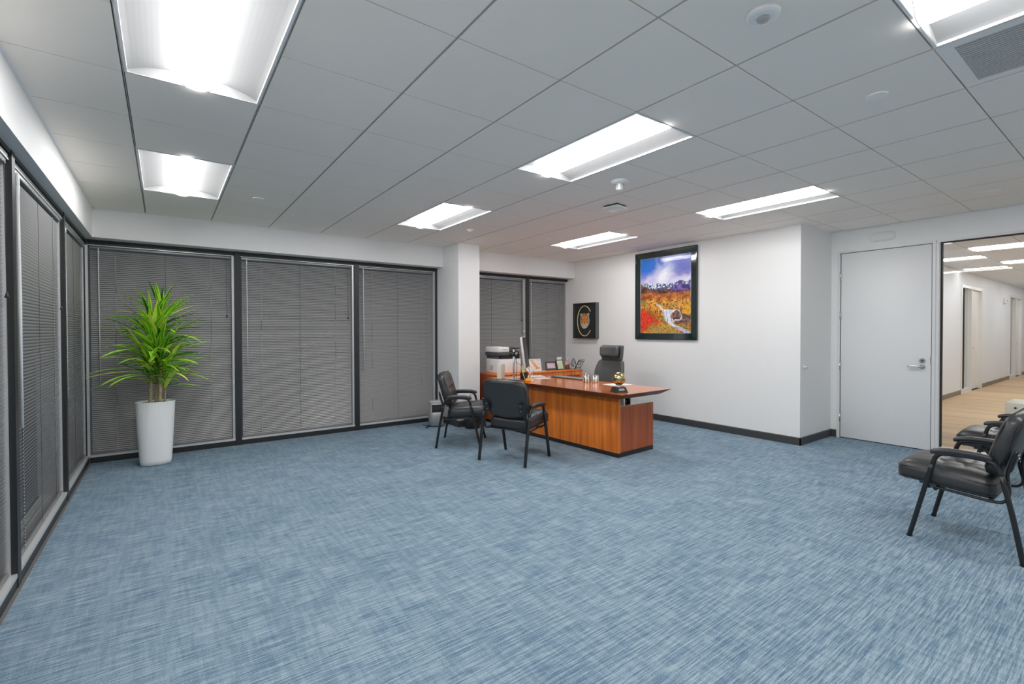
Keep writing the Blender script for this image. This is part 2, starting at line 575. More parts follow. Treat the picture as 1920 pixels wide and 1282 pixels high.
def troffer(cx, cy, label, w=.6, l=1.21, z=CEIL, group='2 by 4 ceiling lights'):
    t = thing('ceiling_light', label, 'light', (cx, cy, z), 0, group)
    hw, hl = w / 2, l / 2
    fr = MB().use(M['white_metal'])
    e = .012
    fr.box(-hw, -hl, -.002, -hw + e, hl, .012); fr.box(hw - e, -hl, -.002, hw, hl, .012)
    fr.box(-hw + e, -hl, -.002, hw - e, -hl + e, .012); fr.box(-hw + e, hl - e, -.002, hw - e, hl, .012)
    fr.box(-hw, -hl, .125, hw, hl, .13)
    fr.build('frame', t)
    prof = []
    lw = .088
    n = 10
    for k in range(n + 1):
        u = k / n
        x = hw - e - (hw - e - lw) * u
        zz = .010 + .050 * math.sin(u * PI / 2) ** .9
        prof.append((x, zz))
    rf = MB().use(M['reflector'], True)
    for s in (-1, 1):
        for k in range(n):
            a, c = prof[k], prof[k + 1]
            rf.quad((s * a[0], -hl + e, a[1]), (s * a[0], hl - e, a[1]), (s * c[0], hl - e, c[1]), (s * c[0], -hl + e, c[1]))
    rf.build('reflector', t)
    ln = MB().use(M['lens'], True)
    m = 14
    arc = []
    for k in range(m + 1):
        an = PI * k / m
        arc.append((-lw * math.cos(an), .056 - .070 * math.sin(an)))
    for k in range(m):
        a, c = arc[k], arc[k + 1]
        ln.quad((a[0], -hl + e + .004, a[1]), (a[0], hl - e - .004, a[1]), (c[0], hl - e - .004, c[1]), (c[0], -hl + e + .004, c[1]))
    ln.build('lens', t)
    for s in (-1, 1):
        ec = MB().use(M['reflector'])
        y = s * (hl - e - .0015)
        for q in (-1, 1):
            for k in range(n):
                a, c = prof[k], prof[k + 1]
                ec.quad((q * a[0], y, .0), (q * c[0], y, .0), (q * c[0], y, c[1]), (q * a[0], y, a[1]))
        for k in range(m):
            a, c = arc[k], arc[k + 1]
            ec.quad((a[0], y, 0), (c[0], y, 0), (c[0], y, .075), (a[0], y, .075))
        ec.use(M['grey_plastic']).tube([(x_, y - s * .004, z_ - .002) for x_, z_ in arc], .0022, 6)
        ec.build('end_plate', t)
    return t
FL = {(0, -1): 'large ceiling light nearest the left windows, cut by the top edge of the photo',
      (0, 3): 'ceiling light above the potted plant, in front of the corner',
      (4, -5): 'ceiling light beside the ribbed air grille at top right',
      (4, -1): 'long ceiling light in the middle of the room, just before the hanging smoke detector',
      (4, 3): 'ceiling light in front of the white column',
      (8, -1): 'ceiling light between the desk and the white door',
      (8, 3): 'ceiling light nearest the tiger emblem and picture wall',
      (0, -5): 'ceiling light behind the viewer near the left wall', (8, -6): 'ceiling light behind the viewer near the glass panel'}
for k in FIX:
    troffer(gx(k[0]) + T / 2, gy(k[1] + 1), FL[k])

# air grille
t = thing('air_grille', 'square ribbed return air grille in the ceiling at top right', 'air vent', (gx(5) + T / 2, gy(-4) + T / 2, CEIL))
b = MB().use(M['white_metal'])
h = T / 2 - .004
i_ = .245
b.box(-h, -h, 0, h, -i_, .012); b.box(-h, i_, 0, h, h, .012); b.box(-h, -i_, 0, -i_, i_, .012); b.box(i_, -i_, 0, h, i_, .012)
b.build('frame', t)
b = MB().use(M['rib_metal'])
n = 22
for k in range(n):
    x = -i_ + 2 * i_ * (k + .5) / n
    b.box(x - .0075, -i_, .003, x + .0075, i_, .012)
    for q in range(30):
        y = -i_ + 2 * i_ * (q + .5) / 30
        b.box(x - .0080, y - .002, .0015, x + .0080, y + .002, .003)
b.use(M['grid_dark']); b.box(-i_, -i_, .014, i_, i_, .018)
b.build('ribs', t)

# ceiling fittings
def disc(x, y, label, r=.055, nm='ceiling_cover', cat='sprinkler cover', group=None):
    b = MB().use(M['cover_white'])
    b.lathe([(r * .96, -.008), (r, -.006), (r, -.001), (r * .8, 0)], 28)
    o = b.build(nm, loc=(x, y, CEIL)); tag(o, label, cat, group)
disc(3.207, .955, 'flat white sprinkler cover below the air grille', .052, group='flat sprinkler covers')
disc(.757, 5.233, 'small flat white sprinkler cover near the back left corner of the ceiling', .05, group='flat sprinkler covers')
disc(4.382, 5.169, 'small flat white sprinkler cover in front of the column, beside a light', .05, group='flat sprinkler covers')
disc(6.263, .959, 'flat white sprinkler cover over the glass panel', .05, group='flat sprinkler covers')
t = thing('smoke_detector', 'round white detector at the top edge, right of centre', 'smoke detector', (2.0, .985, CEIL))
MB().use(M['white_plastic']).lathe([(.0, -.022), (.045, -.022), (.062, -.016), (.066, 0)], 32).build('base', t)
MB().use(M['grey_plastic']).lathe([(.0, -.034), (.018, -.034), (.024, -.028), (.026, -.022)], 24).build('sensor', t)
t = thing('smoke_detector', 'white smoke detector with a hanging sensor, beside the middle ceiling light', 'smoke detector', (3.218, 2.813, CEIL))
MB().use(M['white_plastic']).lathe([(.03, -.022), (.060, -.018), (.075, -.008), (.08, 0)], 32).build('base', t)
b = MB().use(M['white_plastic']); b.lathe([(.0, -.075), (.026, -.075), (.030, -.060), (.024, -.022)], 20)
b.use(M['grey_plastic']); 
for k in range(6):
    a = k * PI / 3; b.box(.03 * math.cos(a) - .003, .03 * math.sin(a) - .003, -.065, .03 * math.cos(a) + .003, .03 * math.sin(a) + .003, -.03)
b.build('sensor', t)
t = thing('access_point', 'flat white wireless access point with a dark edge on the ceiling', 'access point', (3.807, 3.392, CEIL), R(8))
b = MB().use(M['white_plastic'], True); b.add(rbox(.19, .19, .022, .010, 3), Matrix.Translation((0, 0, -.024))); b.build('cover', t)
b = MB().use(M['black_plastic']); b.box(-.085, -.085, -.013, .085, .085, 0, .004); b.build('base', t)
b = MB().use(M['white_plastic'], True)
b.lathe([(0, -.03), (.02, -.03), (.03, -.02), (.045, -.006), (.05, 0)], 24)
tag(b.build('occupancy_sensor', loc=(3.175, 5.249, CEIL)), 'small white dome sensor on the ceiling left of the column', 'sensor')

# ------------------------------------------------------------------ windows and blinds
def window(n, p0, p1, along, plane, label):
    """along 'x': bay from x=p0..p1 at y=plane ; along 'y': bay from y=p0..p1 at x=plane (room toward +x)"""
    L = p1 - p0
    o = bpy.data.objects.new('window_%d' % n, None)
    COL.objects.link(o)
    if along == 'x': o.location = (p0, plane, 0)
    else: o.location = (plane, p0, 0); o.rotation_euler = (0, 0, R(90))
    o['kind'] = 'structure'; o['label'] = label
    # local: x along, +y outward
    g = MB().use(M['window_glass']); g.box(0, .16, .06, L, .166, HEAD); g.build('pane', o)
    s = MB().use(M['silver'])
    s.box(0, -.013, .062, L, .15, .084)                       # silver sill
    s.box(L - .024, .012, .084, L, .16, 2.35)                 # silver jamb
    s.build('sill', o)
    f = MB().use(M['dark_frame'])
    f.box(-.0, -.012, 0, L, .15, .062)
    f.box(0, -.012, 2.385, L, .02, HEAD + .02); f.box(0, -.004, 2.356, L, .03, 2.381)
    f.use(M['frame_groove']); f.box(0, .006, 2.380, L, .03, 2.386); f.box(0, .066, 2.34, L, .15, HEAD)
    f.use(M['silver']); f.box(0, -.006, 2.350, L, .03, 2.356)
    f.build('window_frame', o)
    return o
def mullion(n, p, along, plane, wd=.07, depth=.13, label='dark mullion between two windows'):
    b = MB()
    def bx(m, a0, q0, z0, a1, q1, z1):
        b.use(m)
        if along == 'x': b.box(a0, plane + q0, z0, a1, plane + q1, z1)
        else: b.box(plane - q1, a0, z0, plane - q0, a1, z1)
    bx(M['dark_frame'], p - wd / 2, -.016, 0, p + wd / 2, .03, HEAD + .01)
    bx(M['silver'], p - wd / 2 - .004, .03, .06, p + wd / 2 + .004, depth, 2.36)
    struct(b, 'trim_%d' % n, label)
bays_w = -1
def blind(p0, p1, along, plane, label, wand_at=.06, cord_at=.95, wand=True, cord=True, gap=.016, near=0.0, flip=False):
    L = p1 - p0
    t = thing('venetian_blind', label, 'blind', (p0, plane, 0) if along == 'x' else (plane, p0, 0), 0 if along == 'x' else R(90), 'grey venetian blinds')
    # for 'y': local x -> +Y, local y -> -X (outward): same frame as the window
    top, bot = 2.322, .112
    t.location = (p0, plane - near, 0) if along == 'x' else (plane + near, p0, 0)
    s = MB().use(M['slat'], True)
    pitch = .0215
    n = int((top - bot) / pitch)
    a0, a1 = gap, L - gap - .012
    prof = []
    for k in range(5):
        u = (k - 2) / 2 * .0125
        v = -.0016 * (1 - (u / .0125) ** 2)
        th = R(58) if flip else R(47)
        # u runs from low room side to high window side
        if flip: prof.append((.052 + u * math.cos(th) + v * math.sin(th), -u * math.sin(th) + v * math.cos(th)))
        else: prof.append((.052 + u * math.cos(th) + v * math.sin(th), u * math.sin(th) - v * math.cos(th)))
    for i in range(n):
        z = bot + pitch * (i + .5)
        jit = (noise.noise(Vector((i * .37, p0, plane))) * .0006)
        base = len(s.v)
        for x in (a0, a1):
            for (y, dz) in prof: s.vert((x, y, z + dz + jit))
        for k in range(4): s.face((base + k, base + k + 1, base + 5 + k + 1, base + 5 + k))
    s.build('slats', t)
    MB().use(M['slat_rail']).box(a0 - .006, .028, 2.322, a1 + .006, .062, 2.350, .003).build('headrail', t)
    MB().use(M['slat_rail']).box(a0, .040, .090, a1, .064, .108, .003).build('bottom_rail', t)
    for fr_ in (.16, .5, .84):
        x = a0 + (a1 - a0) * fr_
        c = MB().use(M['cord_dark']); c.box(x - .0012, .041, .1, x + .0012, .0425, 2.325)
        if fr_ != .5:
            c.use(M['hole_light'])  # white dashes paint in the daylight leaking through the cord holes
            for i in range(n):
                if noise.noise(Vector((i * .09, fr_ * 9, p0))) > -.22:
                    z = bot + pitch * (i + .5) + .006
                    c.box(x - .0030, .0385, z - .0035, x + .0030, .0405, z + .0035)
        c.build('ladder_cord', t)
    if wand is True:
        x = a0 + wand_at
        w_ = MB().use(M['wand'])
        w_.tube([(x, .030, 2.33), (x, .022, 2.31), (x + .001, .020, 1.6), (x + .003, .020, .86)], .0055 if L != bays_w else .0095, 8)
        w_.tube([(x, .022, 2.30), (x, .022, 2.26)], .009, 8)
        w_.build('tilt_wand', t)
    if wand == 'right':
        w_ = MB().use(M['wand'])
        x = a1 - .02
        w_.tube([(x, .010, 2.33), (x, .004, 2.30), (x, .002, 1.42)], .0065, 6); w_.tube([(x, .002, 1.43), (x, .002, 1.395)], .013, 8)
        w_.build('tilt_wand', t)
    if cord:
        x = a1 - cord_at
        c = MB().use(M['cord_dark']); c.tube([(x, .026, 2.325), (x + .002, .022, 1.62)], .0016, 6); c.build('pull_cord', t)
        c = MB().use(M['cord_dark']); c.lathe([(.003, .03), (.007, .012), (.012, 0), (.0, -.004)], 10, (x + .002, .022, 1.60)); c.build('cord_tassel', t)
    return t
NW = 0
MX = [.740, 2.225]
bays_x = [(XLW + .02, MX[0] - .035), (MX[0] + .035, MX[1] - .035), (MX[1] + .035, CX0 - .03), (CX1, 5.285), (5.355, XA)]
lb = ['back window at the left, behind the potted plant', 'second back window from the left', 'back window left of the white column', 'back window right of the column, behind the printer', 'back window next to the picture wall']
lbb = ['closed grey blind behind the potted plant', 'closed grey blind in the middle of the back wall, between two dark mullions', 'closed grey blind just left of the white column', 'closed grey blind just right of the column, behind the printer', 'closed grey blind beside the tiger emblem, behind the credenza frames']
for k, (p0, p1) in enumerate(bays_x):
    NW += 1
    window(NW, p0, p1, 'x', YBW, lb[k])
    blind(p0, p1, 'x', YBW, lbb[k], .055 if k else .07, .05, wand=(True if k != 3 else 'right'), cord=(k in (0, 1, 3)), gap=.018)
MY = [3.755, 5.425]
bays_y = [(2.19, MY[0] - .035), (MY[0] + .035, MY[1] - .035), (MY[1] + .035, YBW - .0)]
ll = ['left window nearest the viewer', 'middle left window', 'left window next to the corner']
lbl = ['closed grey blind on the left wall, cut by the left edge of the photo', 'closed grey blind on the left wall with a long pale wand, between two mullions', 'closed grey blind on the left wall next to the back corner']
for k, (p0, p1) in enumerate(bays_y):
    NW += 1
    bays_w = p1 - p0 if k == 1 else -1
    window(NW, p0, p1, 'y', XLW, ll[k])
    blind(p0, p1, 'y', XLW, lbl[k], .10 if k == 1 else .05, .05, wand=(k > 0), cord=(k < 2), gap=.018, near=.026, flip=True)
nt_ = 4
for p in MX: mullion(nt_, p, 'x', YBW, .062); nt_ += 1
mullion(nt_, 5.32, 'x', YBW, .07); nt_ += 1
mullion(nt_, CX0 - .015, 'x', YBW, .03, label='narrow dark post beside the column'); nt_ += 1
for p in MY:
    mullion(nt_, p, 'y', XLW, .07)
    nt_ += 1
mullion(nt_, 2.165, 'y', XLW, .05); nt_ += 1
b = MB().use(M['dark_frame']); b.box(XLW - .15, YBW, 0, XLW, YBW + .15, HEAD); b.use(M['silver']); b.box(XLW, YBW + .0, .06, XLW + .022, YBW + .03, 2.35)
struct(b, 'trim_%d' % nt_, 'corner post where the left and back windows meet'); nt_ += 1
b = MB().use(M['edge_strip']); b.box(XLW, 2.19, 0, XLW + .028, YBW, .004)
struct(b, 'trim_%d' % nt_, 'thin grey strip along the carpet edge at the left windows'); nt_ += 1

# ------------------------------------------------------------------ door and glass panel
d = bpy.data.objects.new('door_1', None); COL.objects.link(d); d.location = (XD, DY0, 0); d['kind'] = 'structure'; d['label'] = 'white flush door with lever handle'
W_ = DY1 - DY0
b = MB().use(M['door']); b.box(.004, .008, .010, .048, W_ - .008, DZ - .008, .002); b.build('door_leaf', d)
b = MB().use(M['door_frame'])
fwid = .034
for (y0, y1) in ((-fwid, .0), (W_, W_ + fwid)):
    b.box(-.008, y0, 0, .12, y1, DZ + .03); b.box(-.014, y0 + .004, 0, -.008, y1 - .010, DZ + .028)
b.box(-.008, 0, DZ, .12, W_, DZ + .03); b.box(-.014, 0, DZ + .008, -.008, W_, DZ + .026)
b.build('door_frame', d)
b = MB().use(M['gasket'])
b.box(.012, .002, .01, .02, .006, DZ - .004); b.box(.012, W_ - .006, .01, .02, W_ - .002, DZ - .004); b.box(.012, 0, DZ - .006, .02, W_, DZ - .003); b.box(.02, 0, .001, .04, W_, .008)
b.build('gasket', d)
for z in (.27, .95, 1.61, 2.13):
    b = MB().use(M['chrome']); b.tube([(-.006, W_ + .001, z - .055), (-.006, W_ + .001, z + .055)], .0075, 10); b.box(-.004, W_ - .012, z - .055, .004, W_ + .012, z + .055)
    b.build('hinge', d)
b = MB().use(M['chrome']); b.box(-.003, -.004, 1.02, .004, .012, 1.10); b.build('strike_plate', d)
b = MB().use(M['chrome'])
b.tube([(.004, .085, .985), (-.008, .085, .985)], .026, 20); b.tube([(-.008, .085, .985), (-.045, .085, .985)], .011, 12)
b.tube(smooth_path([(-.045, .083, .985), (-.052, .10, .987), (-.052, .15, .990), (-.050, .20, .988), (-.040, .212, .985)], 4), .0095, 10)
b.build('door_handle', d)
b = MB().use(M['chrome']); b.tube([(.004, .085, 1.055), (-.008, .085, 1.055)], .027, 20); b.use(M['gasket']); b.tube([(-.008, .085, 1.055), (-.0095, .085, 1.055)], .010, 12)
b.build('lock_cylinder', d)

g = bpy.data.objects.new('window_%d' % (NW + 1), None); COL.objects.link(g); g.location = (XD, GY0, 0); g['kind'] = 'structure'; g['label'] = 'tall glass panel beside the door'
GL = GY1 - GY0
b = MB().use(M['glass']); b.box(.05, .0, GZ0, .06, GL, GZ1); b.build('pane', g)
b = MB().use(M['door_frame'])
b.box(-.008, -.04, 0, .12, GL, GZ0 - .01); b.box(-.008, -.04, GZ1 + .01, .12, GL + .03, GZ1 + .035); b.box(-.008, -.04, 0, .12, 0, GZ1 + .01); b.box(-.008, GL, 0, .12, GL + .034, GZ1 + .01)
b.box(-.016, GL + .006, 0, -.008, GL + .022, GZ1 + .01)
b.build('window_frame', g)
b = MB().use(M['gasket'])
b.box(.03, 0, GZ1, .08, GL, GZ1 + .012); b.box(.03, GL - .012, GZ0, .08, GL, GZ1); b.box(.03, 0, GZ0, .045, .01, GZ1)
b.use(M['silver']); b.box(.02, 0, GZ0 - .012, .08, GL, GZ0)
b.build('gasket', g)

# emergency light, knob
t = thing('emergency_light', 'white oval emergency light on the wall above the door', 'emergency light', (XD, 2.078, 2.578))
b = MB().use(M['white_plastic'], True)
V, F = rbox(.05, .27, .115, .055, 5)
b.add((V, F)); b.build('housing', t)
for y in (-.105, .105):
    b = MB().use(M['grey_plastic'], True); b.lathe([(0, -.01), (.007, -.008), (.009, 0)], 12, (0, 0, 0)); o = b.build('screw', t, loc=(-.012, y, .006 if y < 0 else .004)); o.rotation_euler = (0, R(90), 0)
b = MB().use(M['white_plastic'])
b.tube([(0, 0, 0), (0, -.012, 0)], .022, 20); b.tube([(0, -.012, 0), (0, -.04, 0)], .010, 12); b.use(M['chrome']); b.tube([(0, -.04, 0), (0, -.050, 0)], .018, 16)
tag(b.build('wall_bumper', loc=(6.40, YA, .963)), 'small round bumper knob on the short wall beside the door', 'bumper')

# ------------------------------------------------------------------ guest chairs
def make_guest_chair():
    t = thing('guest_chair', 'x', 'chair', (0, 0, 0), 0, 'black leather guest chairs')
    # seat: front toward +y
    def seatfn(p):
        x, y, z = p
        u, v = x / .268, y / .255
        top = max(0, z / .055)
        z += top * .027 * (1 - min(1, abs(u)) ** 4) * (1 - min(1, abs(v)) ** 4)
        # tufts: two darts
        for (tx, ty) in ((-.085, .03), (.085, .03), (-.085, -.08), (.085, -.08)):
            dd = ((x - tx) / .060) ** 2 + ((y - ty) / .016) ** 2
            z -= top * .012 * math.exp(-dd * 1.2)
        dd = (abs(y - .02) / .010)
        z -= top * .004 * math.exp(-dd * dd)
        x *= (1 - .04 * (v < -.2) * min(1, (-v - .2))) * (1 - .045 * abs(v) ** 5)
        y *= 1 - .045 * abs(u) ** 5
        z -= top * .0035 * math.sin(x * 60 + y * 25) * max(0, 1 - abs(u)) * max(0, 1 - abs(v))
        z += .035 * v * (v > 0) * v * 0 + .022 * v           # raised front
        y2 = y
        if v > .6: z -= (v - .6) ** 2 * .10
        return Vector((x, y2 + .105, z + .425))
    s = MB().use(M['leather'], True); s.add(rbox(.535, .51, .125, .055, 5, seatfn, 26)); seat = s.build('seat', t)
    def loop(hx, hy, r, zf, n=8):
        pts = []
        for (sx, sy, a0) in ((1, 1, 0), (-1, 1, 90), (-1, -1, 180), (1, -1, 270)):
            for k in range(n + 1):
                a = R(a0 + 90 * k / n)
                x, y = sx * (hx - r) + r * math.cos(a), sy * (hy - r) + r * math.sin(a)
                pts.append(zf(x, y))
        return pts
    pp = MB().use(M['piping'])
    for z0 in (.033, -.040):
        hz = .252 if z0 > 0 else .250
        pp.tube(loop(hz + .012, hz, .05, lambda x, y: seatfn(Vector((x, y, z0)))), .0038, 6, close=True)
    pp.build('piping', seat)
    # backrest
    def backfn(p):
        x, y, z = p
        u, v = x / .283, z / .205
        f = max(0, y / .045)
        y += f * .018 * (1 - min(1, abs(u)) ** 4) * (1 - min(1, abs(v)) ** 3)
        for (tx, tz) in ((-.085, .0), (.085, .0), (-.085, .10), (.085, .10)):
            dd = ((x - tx) / .055) ** 2 + ((z - tz) / .016) ** 2
            y -= f * .014 * math.exp(-dd * 1.2)
        y -= .026 * (1 - u * u) * 1.0 - .013          # dished
        x *= (1 - .10 * max(0, -v - .1) - .03 * max(0, v)) * (1 - .085 * abs(v) ** 4)
        z *= 1 - .10 * abs(u) ** 4
        z += .018 * v * (1 - u * u)
        q = Matrix.Rotation(R(16), 3, 'X') @ Vector((x, y, z))
        return q + Vector((0, -.182, .690))
    bk = MB().use(M['leather'], True); bk.add(rbox(.565, .085, .41, .042, 4, backfn, 24)); back = bk.build('backrest', t)
    pp = MB().use(M['piping'])
    for y0 in (.030, -.032):
        pts = []
        hx, hz, r = .278, .202, .075
        for (sx, sz, a0) in ((1, 1, 0), (-1, 1, 90), (-1, -1, 180), (1, -1, 270)):
            for k in range(9):
                a = R(a0 + 90 * k / 8)
                pts.append(backfn(Vector((sx * (hx - r) + r * math.cos(a), y0, sz * (hz - r) + r * math.sin(a)))))
        pp.tube(pts, .0038, 6, close=True)
    pp.build('piping', back)
    for s in (-1, 1):
        X = s * .292
        # front leg up to the arm
        pf = [(X, .270, 0), (X, .192, .344), (X, .150, .520)]
        b = MB().use(M['black_metal']); b.tube(smooth_path(pf, 5), .0145, 12, sx=1.0, sy=1.25, ref=(1, 0, 0)); b.use(M['black_plastic']); b.tube([(X, .2705, 0), (X, .268, .012)], .0165, 12); b.build('leg', t)
        pr_ = [(X, -.272, 0), (X, -.226, .273), (X, -.176, .520)]
        b = MB().use(M['black_metal']); b.tube(smooth_path(pr_, 5), .0145, 12, sx=1.0, sy=1.25, ref=(1, 0, 0)); b.use(M['black_plastic']); b.tube([(X, -.2725, 0), (X, -.270, .012)], .0165, 12); b.build('leg', t)
        pa = [(X, .150, .518), (X, .135, .570), (X, .108, .597), (X, .05, .606), (X, -.05, .606), (X, -.11, .600), (X, -.150, .575), (X, -.176, .518)]
        b = MB().use(M['black_metal']); b.tube(smooth_path(pa, 5), .0145, 12, sx=1.0, sy=1.2, ref=(1, 0, 0)); b.build('arm_tube', t)
        def armfn(p):
            x, y, z = p
            v = y / .15
            z -= .022 * max(0, v) ** 2.5 + .012 * max(0, -v) ** 3
            x *= 1 - .12 * v * v
            return Vector((x + X, y + .012, z + .626))
        b = MB().use(M['leather'], True); b.add(rbox(.052, .30, .034, .016, 4, armfn, 10)); b.build('armrest', t)
        # inner side tube: from front leg under the seat, curving up behind to the backrest
        xi = s * .262
        ps = [(X - s * .004, .195, .366), (xi, .16, .363), (xi, .02, .355), (xi, -.13, .343), (xi, -.185, .358), (xi, -.205, .41), (xi, -.197, .52), (xi, -.213, .60), (xi, -.237, .68)]
        b = MB().use(M['black_metal']); b.tube(smooth_path(ps, 5), .0095, 8, sx=1.0, sy=1.3, ref=(1, 0, 0)); b.build('side_tube', t)
        b = MB().use(M['black_metal']); b.box(min(xi, X), -.212, .46, max(xi, X), -.188, .49); b.build('leg_link', t)
        b = MB().use(M['black_metal']); b.box(min(xi, X), .165, .355, max(xi, X), .20, .372); b.build('leg_link', t)
        b = MB().use(M['black_metal'])
        mm = Matrix.Translation((s * .228, -.224, .60)) @ Matrix.Rotation(R(16), 4, 'X')
        b.add(rbox(.075, .010, .11, .004, 1), mm)
        b.use(M['chrome'])
        for q in (-.03, .03): b.add(rbox(.012, .008, .012, .003, 1), mm @ Matrix.Translation((-s * .012, -.007, q)))
        b.build('back_bracket', t)
    b = MB().use(M['black_metal'])
    b.tube([(-.27, .14, .352), (.27, .14, .352)], .011, 8); b.tube([(-.262, -.12, .345), (.262, -.12, .345)], .011, 8)
    b.use(M['black_plastic']); b.box(-.20, -.08, .358, .20, .24, .374)
    b.build('seat_frame', t)
    return t
chair = make_guest_chair()
spots = [(4.430, .758, 0, 'black leather armchair facing left at the right edge of the photo, nearest the viewer'),
         (6.02, .757, 0, 'black leather armchair by the glass panel, mostly hidden behind the nearer one'),
         (3.143, 4.262, -68.1, 'black leather armchair seen from behind, in front of the wooden desk'),
         (3.041, 5.254, -128.4, 'black leather armchair turned sideways between the desk and the white column')]
for i, (x, y, a, l) in enumerate(spots):
    c = chair if i == 0 else copy_tree(chair)
    c.location = (x, y, 0); c.rotation_euler = (0, 0, R(a)); c['label'] = l

# ------------------------------------------------------------------ desk
DH = .74
t = thing('executive_desk', 'large cherry wood desk with a floating knife-edge top and black plinth', 'desk', (4.06, 3.578, 0), R(2.6))
b = MB().use(M['cherry'])
b.box(0, -.012, .050, .036, 1.98, .676); b.build('front_panel', t)
for y0, nm in ((0, 'pedestal'), (1.55, 'pedestal')):
    b = MB().use(M['cherry_dark']); b.box(.036, y0, .050, .665, y0 + .42, .565); b.build(nm, t)
    for k in range(3):
        q = MB().use(M['cherry_dark']); q.box(.665, y0 + .012, .065 + k * .166, .680, y0 + .408, .065 + k * .166 + .158); dr = q.build('drawer', t)
        q = MB().use(M['chrome']); q.tube([(.692, y0 + .15, .17 + k * .166), (.692, y0 + .27, .17 + k * .166)], .005, 8); q.build('handle', dr)
    q = MB().use(M['pale_reflection']); q.box(.040, y0 + .004, .565, .661, y0 + .416, .569); q.build('pedestal_cover', t)  # pedestal top, its pale colour paints in the white wall's reflection
b = MB().use(M['black_plastic']); b.box(.006, -.006, 0, .655, .412, .050); b.box(.006, 1.556, 0, .655, 1.964, .05); b.box(.006, .412, 0, .030, 1.556, .05); b.build('plinth', t)
b = MB().use(M['black_metal'])
for (x, y) in ((.30, .08), (.30, 1.88), (.55, .30), (.55, 1.66)): b.tube([(x, y, .565), (x, y, .70)], .022, 16)
b.build('support_post', t)
# knife-edge top
x0, x1, y0, y1 = -.205, .700, -.222, 2.20
bz = DH
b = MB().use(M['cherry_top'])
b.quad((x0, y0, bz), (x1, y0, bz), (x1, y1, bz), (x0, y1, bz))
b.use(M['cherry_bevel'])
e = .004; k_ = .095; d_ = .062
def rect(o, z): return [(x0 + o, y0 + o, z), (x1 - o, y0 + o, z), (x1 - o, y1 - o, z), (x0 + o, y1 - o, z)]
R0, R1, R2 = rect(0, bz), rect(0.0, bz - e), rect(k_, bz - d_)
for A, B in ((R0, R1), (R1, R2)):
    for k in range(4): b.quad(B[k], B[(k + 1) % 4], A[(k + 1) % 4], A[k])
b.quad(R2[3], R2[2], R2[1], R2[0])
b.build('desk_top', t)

# credenza
t = thing('credenza', 'low cherry wood credenza with panelled doors under the back window', 'credenza', (4.06, 5.89, 0))
b = MB().use(M['cherry_dark']); b.box(0, .0, .05, 1.72, .55, .735); b.build('cabinet_body', t)
b = MB().use(M['cherry']); b.box(-.004, -.010, .735, 1.726, .555, .76, .003); b.build('worktop', t)
b = MB().use(M['black_plastic']); b.box(.01, .02, 0, 1.71, .54, .05); b.build('plinth', t)
for k in range(4):
    x = .01 + k * .4275
    b = MB().use(M['cherry'])
    b.box(x, -.016, .06, x + .42, 0, .115); b.box(x, -.016, .675, x + .42, 0, .728); b.box(x, -.016, .115, x + .055, 0, .675); b.box(x + .365, -.016, .115, x + .42, 0, .675)
    b.use(M['cherry_dark']); b.box(x + .055, -.006, .115, x + .365, 0, .675)
    dr = b.build('door', t)
    b = MB().use(M['chrome']); hx = x + (.03 if k % 2 else .39); b.tube([(hx, -.030, .45), (hx, -.030, .56)], .004, 8); b.build('handle', dr)

# ------------------------------------------------------------------ executive chair
t = thing('executive_chair', 'high-backed black leather swivel chair with headrest behind the desk', 'chair', (5.18, 4.87, 0), R(180))
# local +x is forward
b = MB().use(M['black_metal'])
for k in range(5):
    a = 2 * PI * k / 5 + .3
    b.tube([(0, 0, .11), (.16 * math.cos(a), .16 * math.sin(a), .10), (.31 * math.cos(a), .31 * math.sin(a), .075)], [.03, .022, .016], 10)
b.tube([(0, 0, .09), (0, 0, .26)], .03, 16); b.tube([(0, 0, .26), (0, 0, .43)], .018, 14)
b.build('swivel_base', t)
for k in range(5):
    a = 2 * PI * k / 5 + .3
    b = MB().use(M['black_plastic']); cx, cy = .31 * math.cos(a), .31 * math.sin(a)
    b.tube([(cx - .02 * math.sin(a), cy + .02 * math.cos(a), .028), (cx + .02 * math.sin(a), cy - .02 * math.cos(a), .028)], .028, 16); b.build('caster', t)
b = MB().use(M['leather_grey'], True)
b.add(rbox(.50, .52, .10, .045, 4, lambda p: Vector((p.x, p.y, p.z + (.012 if p.z > 0 else 0) * (1 - (p.x / .25) ** 2) - .15 * max(0, p.x - .15) ** 1.3)), 8), Matrix.Translation((.02, 0, .48)))
b.build('seat', t)
def backf(p):
    x, y, z = p
    v = z / .23
    w_ = 1 - .20 * max(0, v) ** 2.2 - .10 * max(0, -v) ** 2
    y *= w_
    x += .06 * (y / .28) ** 2 + .012 * math.cos(v * 1.3)
    return Vector((x, y, z))
b = MB().use(M['leather_grey'], True)
b.add(rbox(.07, .56, .47, .034, 4, backf, 14), Matrix.Translation((-.215, 0, .745)) @ Matrix.Rotation(R(-9), 4, 'Y'))
b.build('backrest', t)
def headf(p):
    x, y, z = p
    y *= 1 - .06 * max(0, -z / .115)
    x += .05 * (y / .2) ** 2
    return Vector((x, y, z))
b = MB().use(M['leather_grey'], True)
b.add(rbox(.060, .42, .23, .030, 4, headf, 10), Matrix.Translation((-.275, 0, 1.085)) @ Matrix.Rotation(R(-6), 4, 'Y'))
hr = b.build('headrest', t)
b = MB().use(M['leather_grey'], True)
b.add(rbox(.090, .355, .17, .043, 6, headf, 8), Matrix.Translation((-.212, -.012, 1.105)) @ Matrix.Rotation(R(-6), 4, 'Y'))
b.build('neck_pillow', hr)
b = MB().use(M['black_metal']); b.tube(smooth_path([(-.05, 0, .43), (-.22, 0, .45), (-.30, 0, .60), (-.315, 0, .9), (-.315, 0, 1.04)], 4), .018, 10, sx=2.2, sy=1, ref=(1, 0, 0)); b.build('back_spine', t)
